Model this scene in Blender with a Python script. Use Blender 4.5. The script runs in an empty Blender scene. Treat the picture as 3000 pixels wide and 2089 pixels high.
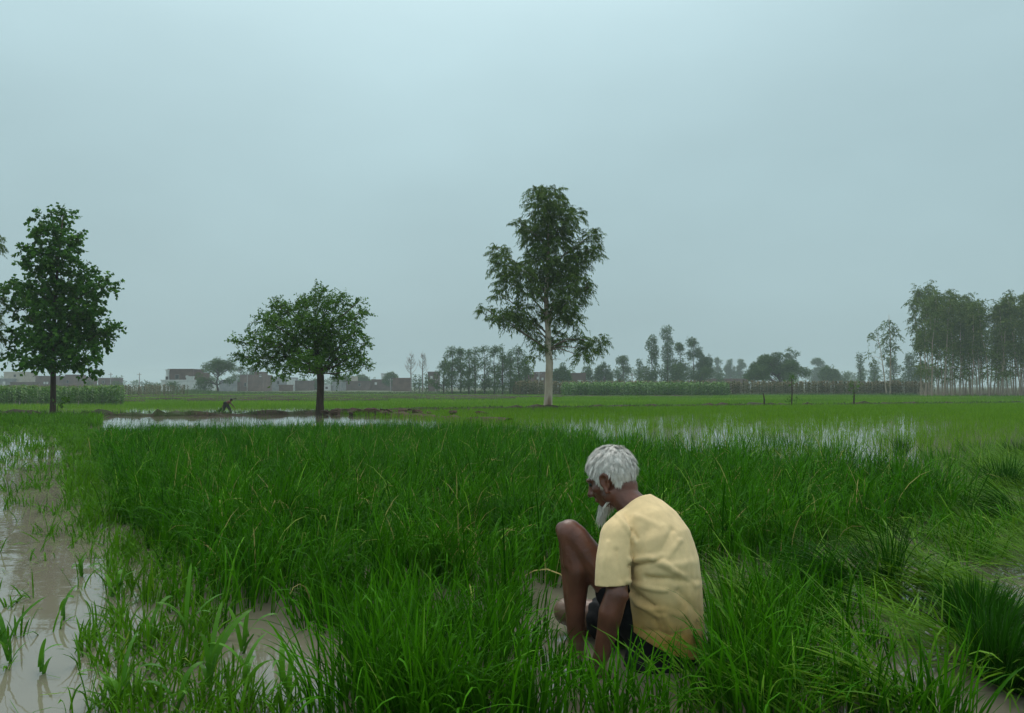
import bpy, bmesh, math
import numpy as np
from mathutils import Vector, Matrix

S = bpy.context.scene
COL = S.collection
R0 = np.random.default_rng(7)

# ---------------------------------------------------------------- camera
F_PX, CX, CY, CAM_H = 2167.0, 1500.0, 1044.5, 1.0
PITCH = math.atan((1132.0 - CY) / F_PX)
cam = bpy.data.cameras.new('camera')
cam.sensor_fit = 'HORIZONTAL'; cam.sensor_width = 36.0
cam.lens = 36.0 * F_PX / 3000.0
cam.clip_start = 0.05; cam.clip_end = 6000
cam_o = bpy.data.objects.new('camera', cam); COL.objects.link(cam_o)
cam_o.location = (0, 0, CAM_H)
cam_o.rotation_euler = (math.radians(90) + PITCH, 0, 0)
S.camera = cam_o

# ---------------------------------------------------------------- sky, sun, exposure
SUN_EL, SUN_AZ = math.radians(58), math.radians(-14)      # azimuth from +Y towards +X
SUN_DIR = Vector((math.sin(SUN_AZ) * math.cos(SUN_EL), math.cos(SUN_AZ) * math.cos(SUN_EL), math.sin(SUN_EL)))
W = bpy.data.worlds.new('World'); S.world = W; W.use_nodes = True
nt = W.node_tree; nt.nodes.clear()
def N(t, kind, **kw):
    n = t.nodes.new(kind)
    for k, v in kw.items(): setattr(n, k, v)
    return n
out = N(nt, 'ShaderNodeOutputWorld'); bg = N(nt, 'ShaderNodeBackground')
sky = N(nt, 'ShaderNodeTexSky', sky_type='NISHITA', sun_disc=False)
sky.sun_elevation = SUN_EL; sky.sun_rotation = SUN_AZ; sky.air_density = 1.5; sky.dust_density = 6.0
tc = N(nt, 'ShaderNodeTexCoord'); sep = N(nt, 'ShaderNodeSeparateXYZ')
nt.links.new(tc.outputs['Generated'], sep.inputs[0])
ramp = N(nt, 'ShaderNodeValToRGB')                        # overcast deck: dim at the horizon, bright overhead
cr = ramp.color_ramp; cr.interpolation = 'B_SPLINE'
cr.elements[0].position = 0.0; cr.elements[0].color = (0.328, 0.458, 0.490, 1)
cr.elements[1].position = 1.0; cr.elements[1].color = (1.35, 1.42, 1.38, 1)
for p, c in ((0.12, (0.350, 0.490, 0.525)), (0.26, (0.375, 0.535, 0.577)), (0.40, (0.42, 0.590, 0.636)), (0.52, (0.48, 0.66, 0.71)), (0.75, (0.9, 1.05, 1.06))):
    e = cr.elements.new(p); e.color = (*c, 1)
nt.links.new(sep.outputs[2], ramp.inputs[0])
# thin cloud: soft patches in the deck, and the place where the hidden sun lights it from behind
mp = N(nt, 'ShaderNodeMapping'); mp.inputs['Scale'].default_value = (1, 1, 2.2)
no = N(nt, 'ShaderNodeTexNoise'); no.inputs['Scale'].default_value = 2.1; no.inputs['Detail'].default_value = 4; no.inputs['Roughness'].default_value = 0.45
nt.links.new(tc.outputs['Generated'], mp.inputs[0]); nt.links.new(mp.outputs[0], no.inputs[0])
mr = N(nt, 'ShaderNodeMapRange'); mr.inputs[1].default_value = 0.3; mr.inputs[2].default_value = 0.7; mr.inputs[3].default_value = 0.93; mr.inputs[4].default_value = 1.07
nt.links.new(no.outputs[0], mr.inputs[0])
dot = N(nt, 'ShaderNodeVectorMath', operation='DOT_PRODUCT'); dot.inputs[1].default_value = SUN_DIR
nrm = N(nt, 'ShaderNodeVectorMath', operation='NORMALIZE')
nt.links.new(tc.outputs['Generated'], nrm.inputs[0]); nt.links.new(nrm.outputs[0], dot.inputs[0])
glow = N(nt, 'ShaderNodeMapRange', interpolation_type='SMOOTHSTEP'); glow.inputs[1].default_value = 0.68; glow.inputs[2].default_value = 1.0; glow.inputs[3].default_value = 1.0; glow.inputs[4].default_value = 1.36
nt.links.new(dot.outputs['Value'], glow.inputs[0])
mul = N(nt, 'ShaderNodeMath', operation='MULTIPLY'); nt.links.new(mr.outputs[0], mul.inputs[0]); nt.links.new(glow.outputs[0], mul.inputs[1])
vm = N(nt, 'ShaderNodeVectorMath', operation='SCALE'); nt.links.new(ramp.outputs[0], vm.inputs[0]); nt.links.new(mul.outputs[0], vm.inputs['Scale'])
sc10 = N(nt, 'ShaderNodeVectorMath', operation='SCALE'); sc10.inputs['Scale'].default_value = 10.0
nt.links.new(vm.outputs[0], sc10.inputs[0])
mix = N(nt, 'ShaderNodeMix', data_type='RGBA'); mix.inputs[0].default_value = 0.95
nt.links.new(sky.outputs[0], mix.inputs[6]); nt.links.new(sc10.outputs[0], mix.inputs[7])
nt.links.new(mix.outputs[2], bg.inputs[0]); bg.inputs[1].default_value = 0.1
nt.links.new(bg.outputs[0], out.inputs[0])

sl = bpy.data.lights.new('sun', 'SUN'); sl.energy = 1.1; sl.angle = math.radians(35); sl.color = (1.0, 0.96, 0.9)
so = bpy.data.objects.new('sun', sl); COL.objects.link(so); so.location = (0, 0, 60)
so.rotation_euler = SUN_DIR.to_track_quat('Z', 'Y').to_euler()
S.view_settings.view_transform = 'Standard'; S.view_settings.look = 'None'
S.view_settings.exposure = 0.1; S.view_settings.gamma = 1.0; S.view_settings.use_curve_mapping = False
S.cycles.max_bounces = 6; S.cycles.diffuse_bounces = 2; S.cycles.glossy_bounces = 3; S.cycles.transmission_bounces = 4
S.cycles.volume_bounces = 1; S.cycles.transparent_max_bounces = 8
S.cycles.sample_clamp_indirect = 6
S.cycles.use_denoising = True
try: S.cycles.denoiser = 'OPENIMAGEDENOISE'
except Exception: pass

# ---------------------------------------------------------------- measuring helpers
cp, sp_ = math.cos(PITCH), math.sin(PITCH)
def ray(px, py):
    u = (px - CX) / F_PX; v = (CY - py) / F_PX
    return np.array([u, cp - sp_ * v, sp_ + cp * v])
def P(px, py, Y):                                          # point at distance Y ahead
    d = ray(px, py); t = Y / d[1]
    return np.array([d[0] * t, Y, CAM_H + d[2] * t])
def G(px, py, z=0.0):                                      # point on the level z
    d = ray(px, py); t = (z - CAM_H) / d[2]
    return np.array([d[0] * t, d[1] * t, z])
def proj(V):                                               # world -> photograph pixels
    x = V[..., 0]; y = V[..., 1]; z = V[..., 2] - CAM_H
    dep = cp * y + sp_ * z; up = -sp_ * y + cp * z
    return CX + F_PX * x / dep, CY - F_PX * up / dep

# ---------------------------------------------------------------- mesh helpers
def mk(name, V, F, mat=None, parent=None, smooth=False, rnd=None, link=True, extra=None):
    """V (n,3); F list of integer arrays (m,3) or (m,4)"""
    V = np.asarray(V, np.float32).reshape(-1, 3)
    if not isinstance(F, (list, tuple)): F = [F]
    F = [np.asarray(f, np.int32) for f in F if len(f)]
    loops = np.concatenate([f.ravel() for f in F])
    tot = np.concatenate([np.full(len(f), f.shape[1], np.int32) for f in F])
    st = np.concatenate([[0], np.cumsum(tot)[:-1]]).astype(np.int32)
    me = bpy.data.meshes.new(name)
    me.vertices.add(len(V)); me.vertices.foreach_set('co', V.ravel())
    me.loops.add(len(loops)); me.loops.foreach_set('vertex_index', loops)
    me.polygons.add(len(tot)); me.polygons.foreach_set('loop_start', st); me.polygons.foreach_set('loop_total', tot)
    me.polygons.foreach_set('use_smooth', np.full(len(tot), bool(smooth)))
    me.update(calc_edges=True)
    if rnd is not None:
        a = me.attributes.new('rnd', 'FLOAT', 'POINT'); a.data.foreach_set('value', np.asarray(rnd, np.float32))
    for k, v in (extra or {}).items():
        a = me.attributes.new(k, 'FLOAT', 'POINT'); a.data.foreach_set('value', np.asarray(v, np.float32))
    if mat is not None: me.materials.append(mat)
    o = bpy.data.objects.new(name, me)
    if link: COL.objects.link(o)
    if parent is not None: o.parent = parent
    return o
def tag(o, label=None, cat=None, group=None, kind=None):
    if label: o['label'] = label
    if cat: o['category'] = cat
    if group: o['group'] = group
    if kind: o['kind'] = kind
    return o
def empty(name, loc, label=None, cat=None, group=None, rz=0.0):
    o = bpy.data.objects.new(name, None); COL.objects.link(o)
    o.location = [float(c) for c in loc]; o.rotation_euler = (0, 0, rz); o.empty_display_size = 0.2
    return tag(o, label, cat, group)
class MB:                                                  # collects pieces of one mesh
    def __init__(s): s.V = []; s.T = []; s.Q = []; s.R = []; s.n = 0
    def add(s, V, T=None, Q=None, rnd=None):
        V = np.asarray(V, float).reshape(-1, 3)
        if T is not None and len(T): s.T.append(np.asarray(T) + s.n)
        if Q is not None and len(Q): s.Q.append(np.asarray(Q) + s.n)
        s.V.append(V); s.R.append(np.zeros(len(V)) if rnd is None else np.broadcast_to(rnd, (len(V),)))
        s.n += len(V); return s
    def arrays(s):
        return (np.concatenate(s.V), np.concatenate(s.T) if s.T else np.zeros((0, 3), int),
                np.concatenate(s.Q) if s.Q else np.zeros((0, 4), int), np.concatenate(s.R))
    def build(s, name, mat, parent=None, smooth=False, off=None, link=True):
        V, T, Q, r = s.arrays()
        if off is not None: V = V - np.asarray(off)
        return mk(name, V, [T, Q], mat, parent, smooth, r, link)
    def box(s, a, b, rnd=0.5):
        x0, y0, z0 = np.minimum(a, b); x1, y1, z1 = np.maximum(a, b)
        V = [(x0,y0,z0),(x1,y0,z0),(x1,y1,z0),(x0,y1,z0),(x0,y0,z1),(x1,y0,z1),(x1,y1,z1),(x0,y1,z1)]
        return s.add(V, Q=[(0,3,2,1),(4,5,6,7),(0,1,5,4),(1,2,6,5),(2,3,7,6),(3,0,4,7)], rnd=rnd)
    def tube(s, pts, rad, sides=6, rnd=0.5, wob=0.0, rng=R0):
        pts = np.asarray(pts, float); n = len(pts); rad = np.broadcast_to(np.asarray(rad, float), (n,))
        tan = np.gradient(pts, axis=0); tan /= np.linalg.norm(tan, axis=1)[:, None] + 1e-9
        ref = np.array([0.0, 1, 0]) if abs(tan[0][1]) < 0.8 else np.array([1.0, 0, 0])
        a = np.cross(tan, ref); a /= np.linalg.norm(a, axis=1)[:, None] + 1e-9; b = np.cross(tan, a)
        th = np.arange(sides) * 2 * math.pi / sides
        rr = rad[:, None] * (1 + wob * rng.normal(size=(n, sides)))
        V = pts[:, None] + rr[..., None] * (np.cos(th)[None, :, None] * a[:, None] + np.sin(th)[None, :, None] * b[:, None])
        i = np.arange(n - 1)[:, None] * sides; j = np.arange(sides)[None]; k = (j + 1) % sides
        Q = np.stack([i + j, i + k, i + sides + k, i + sides + j], -1).reshape(-1, 4)
        V = np.concatenate([V.reshape(-1, 3), pts[-1:]])
        T = [(int((n-1)*sides + q), int((n-1)*sides + (q+1) % sides), n*sides) for q in range(sides)]
        return s.add(V, T=T, Q=Q, rnd=rnd)

def smooth_noise(x, y, scale, seed=0, octaves=2):
    r = np.random.default_rng(seed); o = np.zeros(np.broadcast(x, y).shape)
    for k in range(octaves):
        for _ in range(5):
            a = r.uniform(0, 2 * math.pi); w = r.uniform(0.6, 1.5) * 2 ** k / scale
            o = o + np.sin((x * math.cos(a) + y * math.sin(a)) * w * 2 * math.pi + r.uniform(0, 6.28)) / 2 ** k
    return o / 3.2
def ribbons(paths, widths, side):
    """paths (n,s+1,3), widths (n,s), side (n,3) -> V, T"""
    n, s1, _ = paths.shape; s = s1 - 1
    a = paths[:, :s] + side[:, None] * widths[..., None] * 0.5
    b = paths[:, :s] - side[:, None] * widths[..., None] * 0.5
    V = np.concatenate([np.stack([a, b], 2).reshape(n, 2 * s, 3), paths[:, s:]], 1)
    m = 2 * s + 1; T = []
    for i in range(s - 1):
        T += [(2*i, 2*i+1, 2*i+3), (2*i, 2*i+3, 2*i+2)]
    T.append((2*s-2, 2*s-1, 2*s))
    T = np.asarray(T)[None] + (np.arange(n) * m)[:, None, None]
    return V.reshape(-1, 3), T.reshape(-1, 3), m
def blades(base, L, w, az, th0, kap, seg, rng, pw=1.6, twist=0.5):
    """arching grass blades: base (n,3), length, width, lean azimuth, start tilt, total extra bend"""
    n = len(base); t = (np.arange(seg) + 0.5) / seg
    th = th0[:, None] + kap[:, None] * t[None] ** pw
    ds = L[:, None] / seg
    hx = np.cumsum(np.sin(th) * ds, 1); hz = np.cumsum(np.cos(th) * ds, 1)
    z0 = np.zeros((n, 1)); hx = np.concatenate([z0, hx], 1); hz = np.concatenate([z0, hz], 1)
    p = np.stack([hx * np.cos(az)[:, None], hx * np.sin(az)[:, None], hz], -1) + base[:, None]
    tt = np.arange(seg) / seg
    wid = w[:, None] * (0.55 + 0.9 * tt - 1.15 * tt ** 2)[None]
    sa = az + math.pi / 2 + rng.normal(size=n) * twist
    side = np.stack([np.cos(sa), np.sin(sa), rng.normal(size=n) * 0.25], -1)
    return ribbons(p, wid, side)
def in_poly(x, y, poly):
    poly = np.asarray(poly); c = np.zeros(len(x), bool); j = len(poly) - 1
    for i in range(len(poly)):
        xi, yi = poly[i]; xj, yj = poly[j]
        q = ((yi > y) != (yj > y)) & (x < (xj - xi) * (y - yi) / (yj - yi + 1e-12) + xi)
        c ^= q; j = i
    return c
def scatter(poly, n, rng):
    poly = np.asarray(poly); lo = poly.min(0); hi = poly.max(0)
    q = rng.uniform(lo, hi, size=(n, 2)); return q[in_poly(q[:, 0], q[:, 1], poly)]
def poly_area(p):
    p = np.asarray(p); x, y = p[:, 0], p[:, 1]
    return 0.5 * abs(np.dot(x, np.roll(y, 1)) - np.dot(y, np.roll(x, 1)))

# ---------------------------------------------------------------- materials
def mat(name):
    m = bpy.data.materials.new(name); m.use_nodes = True
    t = m.node_tree; b = t.nodes['Principled BSDF']; return m, t, b
def rgb(c): return (c[0], c[1], c[2], 1)
def leaf_mat(name, dark, light, third=None, trans=0.3, rough=0.5, spec=0.35, straw=None):
    m, t, b = mat(name)
    at = N(t, 'ShaderNodeAttribute', attribute_name='rnd')
    cr = N(t, 'ShaderNodeValToRGB'); e = cr.color_ramp.elements
    e[0].color = rgb(dark); e[1].color = rgb(light); e[1].position = 0.9 if third else 1.0
    if third: q = cr.color_ramp.elements.new(0.95 if straw else 1.0); q.color = rgb(third)
    if straw: q = cr.color_ramp.elements.new(1.0); q.color = rgb(straw)
    t.links.new(at.outputs['Fac'], cr.inputs[0]); t.links.new(cr.outputs[0], b.inputs['Base Color'])
    b.inputs['Roughness'].default_value = rough; b.inputs['Specular IOR Level'].default_value = spec
    tr = N(t, 'ShaderNodeBsdfTranslucent'); t.links.new(cr.outputs[0], tr.inputs[0])
    mx = N(t, 'ShaderNodeMixShader'); mx.inputs[0].default_value = trans
    t.links.new(b.outputs[0], mx.inputs[1]); t.links.new(tr.outputs[0], mx.inputs[2])
    t.links.new(mx.outputs[0], t.nodes['Material Output'].inputs[0]); return m
def noise_mat(name, c1, c2, scale=4, rough=0.85, detail=6, bump=0.3, bdist=0.03, spec=0.3, stretch=None, c3=None, cscale=None):
    m, t, b = mat(name)
    tc = N(t, 'ShaderNodeTexCoord'); mp = N(t, 'ShaderNodeMapping')
    if stretch: mp.inputs['Scale'].default_value = stretch
    t.links.new(tc.outputs['Object'], mp.inputs[0])
    no = N(t, 'ShaderNodeTexNoise'); no.inputs['Scale'].default_value = scale; no.inputs['Detail'].default_value = detail
    t.links.new(mp.outputs[0], no.inputs[0])
    cr = N(t, 'ShaderNodeValToRGB'); e = cr.color_ramp.elements
    e[0].color = rgb(c1); e[0].position = 0.32; e[1].color = rgb(c2); e[1].position = 0.68
    t.links.new(no.outputs[0], cr.inputs[0]); col = cr.outputs[0]
    if c3:
        n2 = N(t, 'ShaderNodeTexNoise'); n2.inputs['Scale'].default_value = cscale or scale / 5; n2.inputs['Detail'].default_value = 4
        t.links.new(mp.outputs[0], n2.inputs[0])
        r2 = N(t, 'ShaderNodeMapRange'); r2.inputs[1].default_value = 0.5; r2.inputs[2].default_value = 0.62
        t.links.new(n2.outputs[0], r2.inputs[0])
        mx = N(t, 'ShaderNodeMix', data_type='RGBA'); t.links.new(r2.outputs[0], mx.inputs[0]); t.links.new(col, mx.inputs[6]); mx.inputs[7].default_value = rgb(c3)
        col = mx.outputs[2]
    t.links.new(col, b.inputs['Base Color'])
    b.inputs['Roughness'].default_value = rough; b.inputs['Specular IOR Level'].default_value = spec
    if bump:
        bp = N(t, 'ShaderNodeBump'); bp.inputs['Strength'].default_value = bump; bp.inputs['Distance'].default_value = bdist
        t.links.new(no.outputs[0], bp.inputs['Height']); t.links.new(bp.outputs[0], b.inputs['Normal'])
    return m
def water_mat(name, c1, c2, rip=0.35, scale=5.0):
    m, t, b = mat(name)
    tc = N(t, 'ShaderNodeTexCoord'); mp = N(t, 'ShaderNodeMapping'); mp.inputs['Scale'].default_value = (0.8, 1.5, 1)
    t.links.new(tc.outputs['Object'], mp.inputs[0])
    n1 = N(t, 'ShaderNodeTexNoise'); n1.inputs['Scale'].default_value = 0.9; n1.inputs['Detail'].default_value = 4
    t.links.new(tc.outputs['Object'], n1.inputs[0])
    mx = N(t, 'ShaderNodeMix', data_type='RGBA'); mx.inputs[6].default_value = rgb(c1); mx.inputs[7].default_value = rgb(c2)
    t.links.new(n1.outputs[0], mx.inputs[0]); t.links.new(mx.outputs[2], b.inputs['Base Color'])
    b.inputs['Roughness'].default_value = 0.03; b.inputs['IOR'].default_value = 1.5; b.inputs['Specular IOR Level'].default_value = 0.85
    n2 = N(t, 'ShaderNodeTexNoise'); n2.inputs['Scale'].default_value = scale; n2.inputs['Detail'].default_value = 3; n2.inputs['Roughness'].default_value = 0.45
    t.links.new(mp.outputs[0], n2.inputs[0])
    n3 = N(t, 'ShaderNodeTexNoise'); n3.inputs['Scale'].default_value = 0.5; t.links.new(tc.outputs['Object'], n3.inputs[0])
    r3 = N(t, 'ShaderNodeMapRange'); r3.inputs[1].default_value = 0.35; r3.inputs[2].default_value = 0.65; r3.inputs[3].default_value = 0.25; r3.inputs[4].default_value = 1.0
    t.links.new(n3.outputs[0], r3.inputs[0])
    mu = N(t, 'ShaderNodeMath', operation='MULTIPLY'); t.links.new(n2.outputs[0], mu.inputs[0]); t.links.new(r3.outputs[0], mu.inputs[1])
    bp = N(t, 'ShaderNodeBump'); bp.inputs['Strength'].default_value = rip; bp.inputs['Distance'].default_value = 0.02
    t.links.new(mu.outputs[0], bp.inputs['Height']); t.links.new(bp.outputs[0], b.inputs['Normal'])
    return m
def brick_mat(name, c1, c2, mortar):
    m, t, b = mat(name)
    tc = N(t, 'ShaderNodeTexCoord'); mp = N(t, 'ShaderNodeMapping'); mp.inputs['Rotation'].default_value = (math.radians(90), 0, 0)
    t.links.new(tc.outputs['Object'], mp.inputs[0])
    br = N(t, 'ShaderNodeTexBrick'); br.inputs['Color1'].default_value = rgb(c1); br.inputs['Color2'].default_value = rgb(c2); br.inputs['Mortar'].default_value = rgb(mortar)
    br.inputs['Scale'].default_value = 4.0; t.links.new(mp.outputs[0], br.inputs[0])
    no = N(t, 'ShaderNodeTexNoise'); no.inputs['Scale'].default_value = 0.6; no.inputs['Detail'].default_value = 6; t.links.new(tc.outputs['Object'], no.inputs[0])
    mr = N(t, 'ShaderNodeMapRange'); mr.inputs[1].default_value = 0.3; mr.inputs[2].default_value = 0.7; mr.inputs[3].default_value = 0.65; mr.inputs[4].default_value = 1.15
    t.links.new(no.outputs[0], mr.inputs[0])
    vs = N(t, 'ShaderNodeVectorMath', operation='SCALE'); t.links.new(br.outputs[0], vs.inputs[0]); t.links.new(mr.outputs[0], vs.inputs['Scale'])
    t.links.new(vs.outputs[0], b.inputs['Base Color']); b.inputs['Roughness'].default_value = 0.9; return m

M = {}
M['mud'] = noise_mat('mud', (0.055, 0.045, 0.025), (0.10, 0.085, 0.045), 3, 0.7, c3=(0.05, 0.075, 0.02), cscale=0.35)
M['water'] = water_mat('paddy_water', (0.150, 0.138, 0.102), (0.205, 0.188, 0.142), 0.18, 4.0)
M['water_far'] = water_mat('far_paddy_water', (0.15, 0.14, 0.09), (0.2, 0.185, 0.125), 0.10, 3.0)
M['bund'] = noise_mat('bund_earth', (0.022, 0.018, 0.010), (0.055, 0.040, 0.022), 5, 0.95, bump=0.8, bdist=0.06, c3=(0.026, 0.042, 0.008), cscale=1.1)
M['heap'] = noise_mat('dug_earth', (0.040, 0.025, 0.016), (0.09, 0.055, 0.036), 6, 0.95, bump=1.0, bdist=0.08)
M['rice'] = leaf_mat('rice_nursery_leaf', (0.010, 0.062, 0.001), (0.066, 0.255, 0.003), (0.22, 0.45, 0.04), 0.28, 0.45, 0.035, straw=(0.38, 0.33, 0.12))
M['rice_pale'] = leaf_mat('young_rice_leaf', (0.07, 0.19, 0.004), (0.14, 0.31, 0.008), (0.22, 0.36, 0.02), 0.4, 0.5, 0.06)
M['rice_dark'] = leaf_mat('bundled_rice_leaf', (0.008, 0.050, 0.001), (0.028, 0.130, 0.003), (0.08, 0.18, 0.015), 0.3, 0.5, 0.06)
M['weed'] = leaf_mat('weed_leaf', (0.035, 0.125, 0.002), (0.095, 0.265, 0.006), (0.24, 0.30, 0.04), 0.35, 0.45, 0.08)
M['cut'] = leaf_mat('flattened_rice_leaf', (0.045, 0.14, 0.004), (0.13, 0.29, 0.012), (0.28, 0.33, 0.04), 0.3, 0.45, 0.10)
M['broad'] = leaf_mat('broad_weed_leaf', (0.045, 0.16, 0.012), (0.10, 0.29, 0.012), None, 0.35, 0.4, 0.2)
M['bundgrass'] = leaf_mat('bund_grass_leaf', (0.018, 0.05, 0.006), (0.05, 0.11, 0.012), (0.12, 0.12, 0.04), 0.3, 0.5)
M['poplar'] = leaf_mat('poplar_leaf', (0.020, 0.085, 0.006), (0.075, 0.205, 0.018), (0.16, 0.34, 0.04), 0.35, 0.5, 0.10)
M['midleaf'] = leaf_mat('orchard_leaf', (0.030, 0.095, 0.005), (0.105, 0.235, 0.020), (0.18, 0.33, 0.05), 0.36, 0.5, 0.10)
M['eucleaf'] = leaf_mat('eucalyptus_leaf', (0.040, 0.090, 0.010), (0.125, 0.215, 0.030), (0.21, 0.29, 0.05), 0.36, 0.5, 0.10)
M['farleaf'] = leaf_mat('distant_leaf', (0.024, 0.078, 0.012), (0.080, 0.165, 0.030), (0.14, 0.22, 0.03), 0.3, 0.6, 0.12)
M['grove'] = leaf_mat('grove_leaf', (0.045, 0.095, 0.010), (0.13, 0.205, 0.030), (0.21, 0.26, 0.05), 0.25, 0.6, 0.12)
M['maize'] = leaf_mat('maize_leaf', (0.035, 0.110, 0.010), (0.12, 0.28, 0.03), (0.19, 0.25, 0.06), 0.25, 0.5, 0.3)
M['maize_dry'] = leaf_mat('ripening_maize_leaf', (0.05, 0.07, 0.02), (0.13, 0.13, 0.05), (0.26, 0.19, 0.09), 0.2, 0.6, 0.2)
M['scrub'] = leaf_mat('scrub_leaf', (0.035, 0.085, 0.018), (0.09, 0.17, 0.035), (0.16, 0.2, 0.07), 0.2, 0.6, 0.2)
M['bark_dark'] = noise_mat('dark_bark', (0.030, 0.022, 0.016), (0.075, 0.055, 0.040), 9, 0.95, bump=0.8, bdist=0.03, stretch=(1, 1, 0.25))
M['bark_pale'] = noise_mat('pale_eucalyptus_bark', (0.36, 0.30, 0.22), (0.58, 0.51, 0.41), 3, 0.8, bump=0.3, bdist=0.02, stretch=(1, 1, 0.3), c3=(0.20, 0.14, 0.09), cscale=1.6)
M['bark_limb'] = noise_mat('limb_bark', (0.10, 0.075, 0.055), (0.20, 0.16, 0.12), 4, 0.9, bump=0.3, stretch=(1, 1, 0.3))
M['bark_grove'] = noise_mat('grove_bark', (0.24, 0.185, 0.135), (0.45, 0.38, 0.29), 2, 0.9, bump=0.0, stretch=(1, 1, 0.2))
M['bark_dry'] = noise_mat('dry_bark', (0.16, 0.13, 0.11), (0.27, 0.23, 0.20), 2, 0.9, bump=0.0)
M['brick'] = brick_mat('red_brick', (0.15, 0.082, 0.068), (0.19, 0.112, 0.092), (0.17, 0.14, 0.12))
M['brick_dark'] = brick_mat('weathered_brick', (0.12, 0.07, 0.06), (0.16, 0.10, 0.085), (0.13, 0.11, 0.10))
M['plaster_white'] = noise_mat('white_limewash', (0.50, 0.52, 0.52), (0.68, 0.69, 0.68), 1.2, 0.9, bump=0)
M['plaster_grey'] = noise_mat('grey_plaster', (0.20, 0.21, 0.22), (0.30, 0.31, 0.32), 1.0, 0.9, bump=0)
M['plaster_cream'] = noise_mat('cream_plaster', (0.38, 0.34, 0.28), (0.50, 0.46, 0.38), 1.0, 0.9, bump=0)
M['concrete'] = noise_mat('concrete', (0.18, 0.17, 0.16), (0.28, 0.27, 0.25), 2, 0.9, bump=0)
M['pane'] = noise_mat('window_dark', (0.02, 0.022, 0.025), (0.04, 0.042, 0.045), 2, 0.3, bump=0)

# ================================================================ SETTING
LOW = -0.40                                                # level of the paddies beyond the main bund
bund_px = [(-900, 1222), (-300, 1219), (155, 1217), (500, 1220), (760, 1217), (938, 1212), (1130, 1208), (1300, 1205), (1605, 1199), (2200, 1192), (3000, 1185), (3800, 1181)]
BUND = np.array([G(x, y, 0.0)[:2] for x, y in bund_px])
BUND = BUND[np.argsort(BUND[:, 0])]
def bund_y(x): return np.interp(x, BUND[:, 0], BUND[:, 1])

# ---- ground: one sheet to the horizon, stepping down behind the bund
gx = np.concatenate([[-1500, -900, -500, -300, -200, -140], np.linspace(-100, 120, 111), [150, 200, 300, 500, 900, 1500]])
gy = np.concatenate([np.linspace(-20, 20, 21), np.linspace(21, 70, 60), np.linspace(74, 180, 36), [200, 230, 260, 300, 350, 420, 520, 700, 1000, 1500]])
gy = np.concatenate([[-300, -100], gy])
XX, YY = np.meshgrid(gx, gy)
by = bund_y(XX)
st = np.clip((YY - by - 0.2) / 1.2, 0, 1)
ZZ = -0.10 * (1 - st) + (LOW - 0.06) * st
ZZ += np.clip((YY - 118) / 15, 0, 1) * 0.13 * (YY > 100)    # the land beyond the paddies stands just clear of the water
ZZ += smooth_noise(XX, YY, 40, 3) * 0.05 * np.clip((YY - 130) / 40, 0, 1)
V = np.stack([XX, YY, ZZ], -1).reshape(-1, 3)
nx, ny = len(gx), len(gy)
i = np.arange(ny - 1)[:, None] * nx; j = np.arange(nx - 1)[None]
Q = np.stack([i + j, i + j + 1, i + nx + j + 1, i + nx + j], -1).reshape(-1, 4)
M['ground'] = noise_mat('field_ground', (0.040, 0.060, 0.016), (0.075, 0.105, 0.026), 0.7, 0.9, c3=(0.07, 0.065, 0.03), cscale=0.08)
tag(mk('ground', V, [Q], M['ground'], smooth=True), kind='structure')

# ---- water of the near plots (level 0) and of the lower paddies
xs = np.linspace(-70, 80, 76)
V = np.concatenate([np.stack([xs, np.full_like(xs, -15.0), np.zeros_like(xs)], -1), np.stack([xs, bund_y(xs), np.zeros_like(xs)], -1)])
n = len(xs); Q = np.stack([np.arange(n-1), np.arange(1, n), n + np.arange(1, n), n + np.arange(n-1)], -1)
tag(mk('paddy_water', V, [Q], M['water']), kind='structure')
V = np.concatenate([np.stack([xs * 1.4, bund_y(xs * 1.4) + 0.6, np.full_like(xs, LOW)], -1), np.stack([xs * 1.4, np.full_like(xs, 121.0), np.full_like(xs, LOW)], -1)])
tag(mk('lower_paddy_water', V, [Q], M['water_far']), kind='structure')

# ---- earth bunds
def bund(name, pts, wid, top, foot, mat_, seed=0, step=0.35, rough=0.05):
    pts = np.asarray(pts, float); seg = np.linalg.norm(np.diff(pts[:, :2], axis=0), axis=1)
    s = np.concatenate([[0], np.cumsum(seg)]); t = np.arange(0, s[-1], step)
    c = np.stack([np.interp(t, s, pts[:, k]) for k in range(2)], -1)
    ta = np.gradient(c, axis=0); ta /= np.linalg.norm(ta, axis=1)[:, None]; nn = np.stack([-ta[:, 1], ta[:, 0]], -1)
    prof = np.array([(-1.0, 0), (-0.72, 0.55), (-0.4, 0.9), (0, 1.0), (0.4, 0.92), (0.75, 0.5), (1.0, 0)])
    r = np.random.default_rng(seed); k = len(prof)
    wv = wid * (1 + 0.18 * smooth_noise(t, t * 0, 4, seed + 1))[:, None]
    hv = (0.03 * smooth_noise(t, t * 0, 2.5, seed + 2, 3))[:, None]
    z = foot + (top - foot) * prof[None, :, 1] + hv * prof[None, :, 1] + r.normal(size=(len(t), k)) * rough * (prof[None, :, 1] > 0)
    xy = c[:, None] + nn[:, None] * (prof[None, :, 0] * wv)[..., None] + r.normal(size=(len(t), k, 2)) * rough * 0.8
    V = np.concatenate([xy, z[..., None]], -1).reshape(-1, 3)
    i = np.arange(len(t) - 1)[:, None] * k; j = np.arange(k - 1)[None]
    Q = np.stack([i + j, i + k + j, i + k + j + 1, i + j + 1], -1).reshape(-1, 4)[:, ::-1]
    return tag(mk(name, V, [Q], mat_, smooth=True), kind='structure'), c
_, main_c = bund('earth_bund', BUND + np.array([0, 0.25]), 0.62, 0.12, -0.5, M['bund'], 11)
spur = [G(x, y, 0.0)[:2] for x, y in [(1080, 1212), (1180, 1219), (1300, 1226), (1500, 1236)]]
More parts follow.
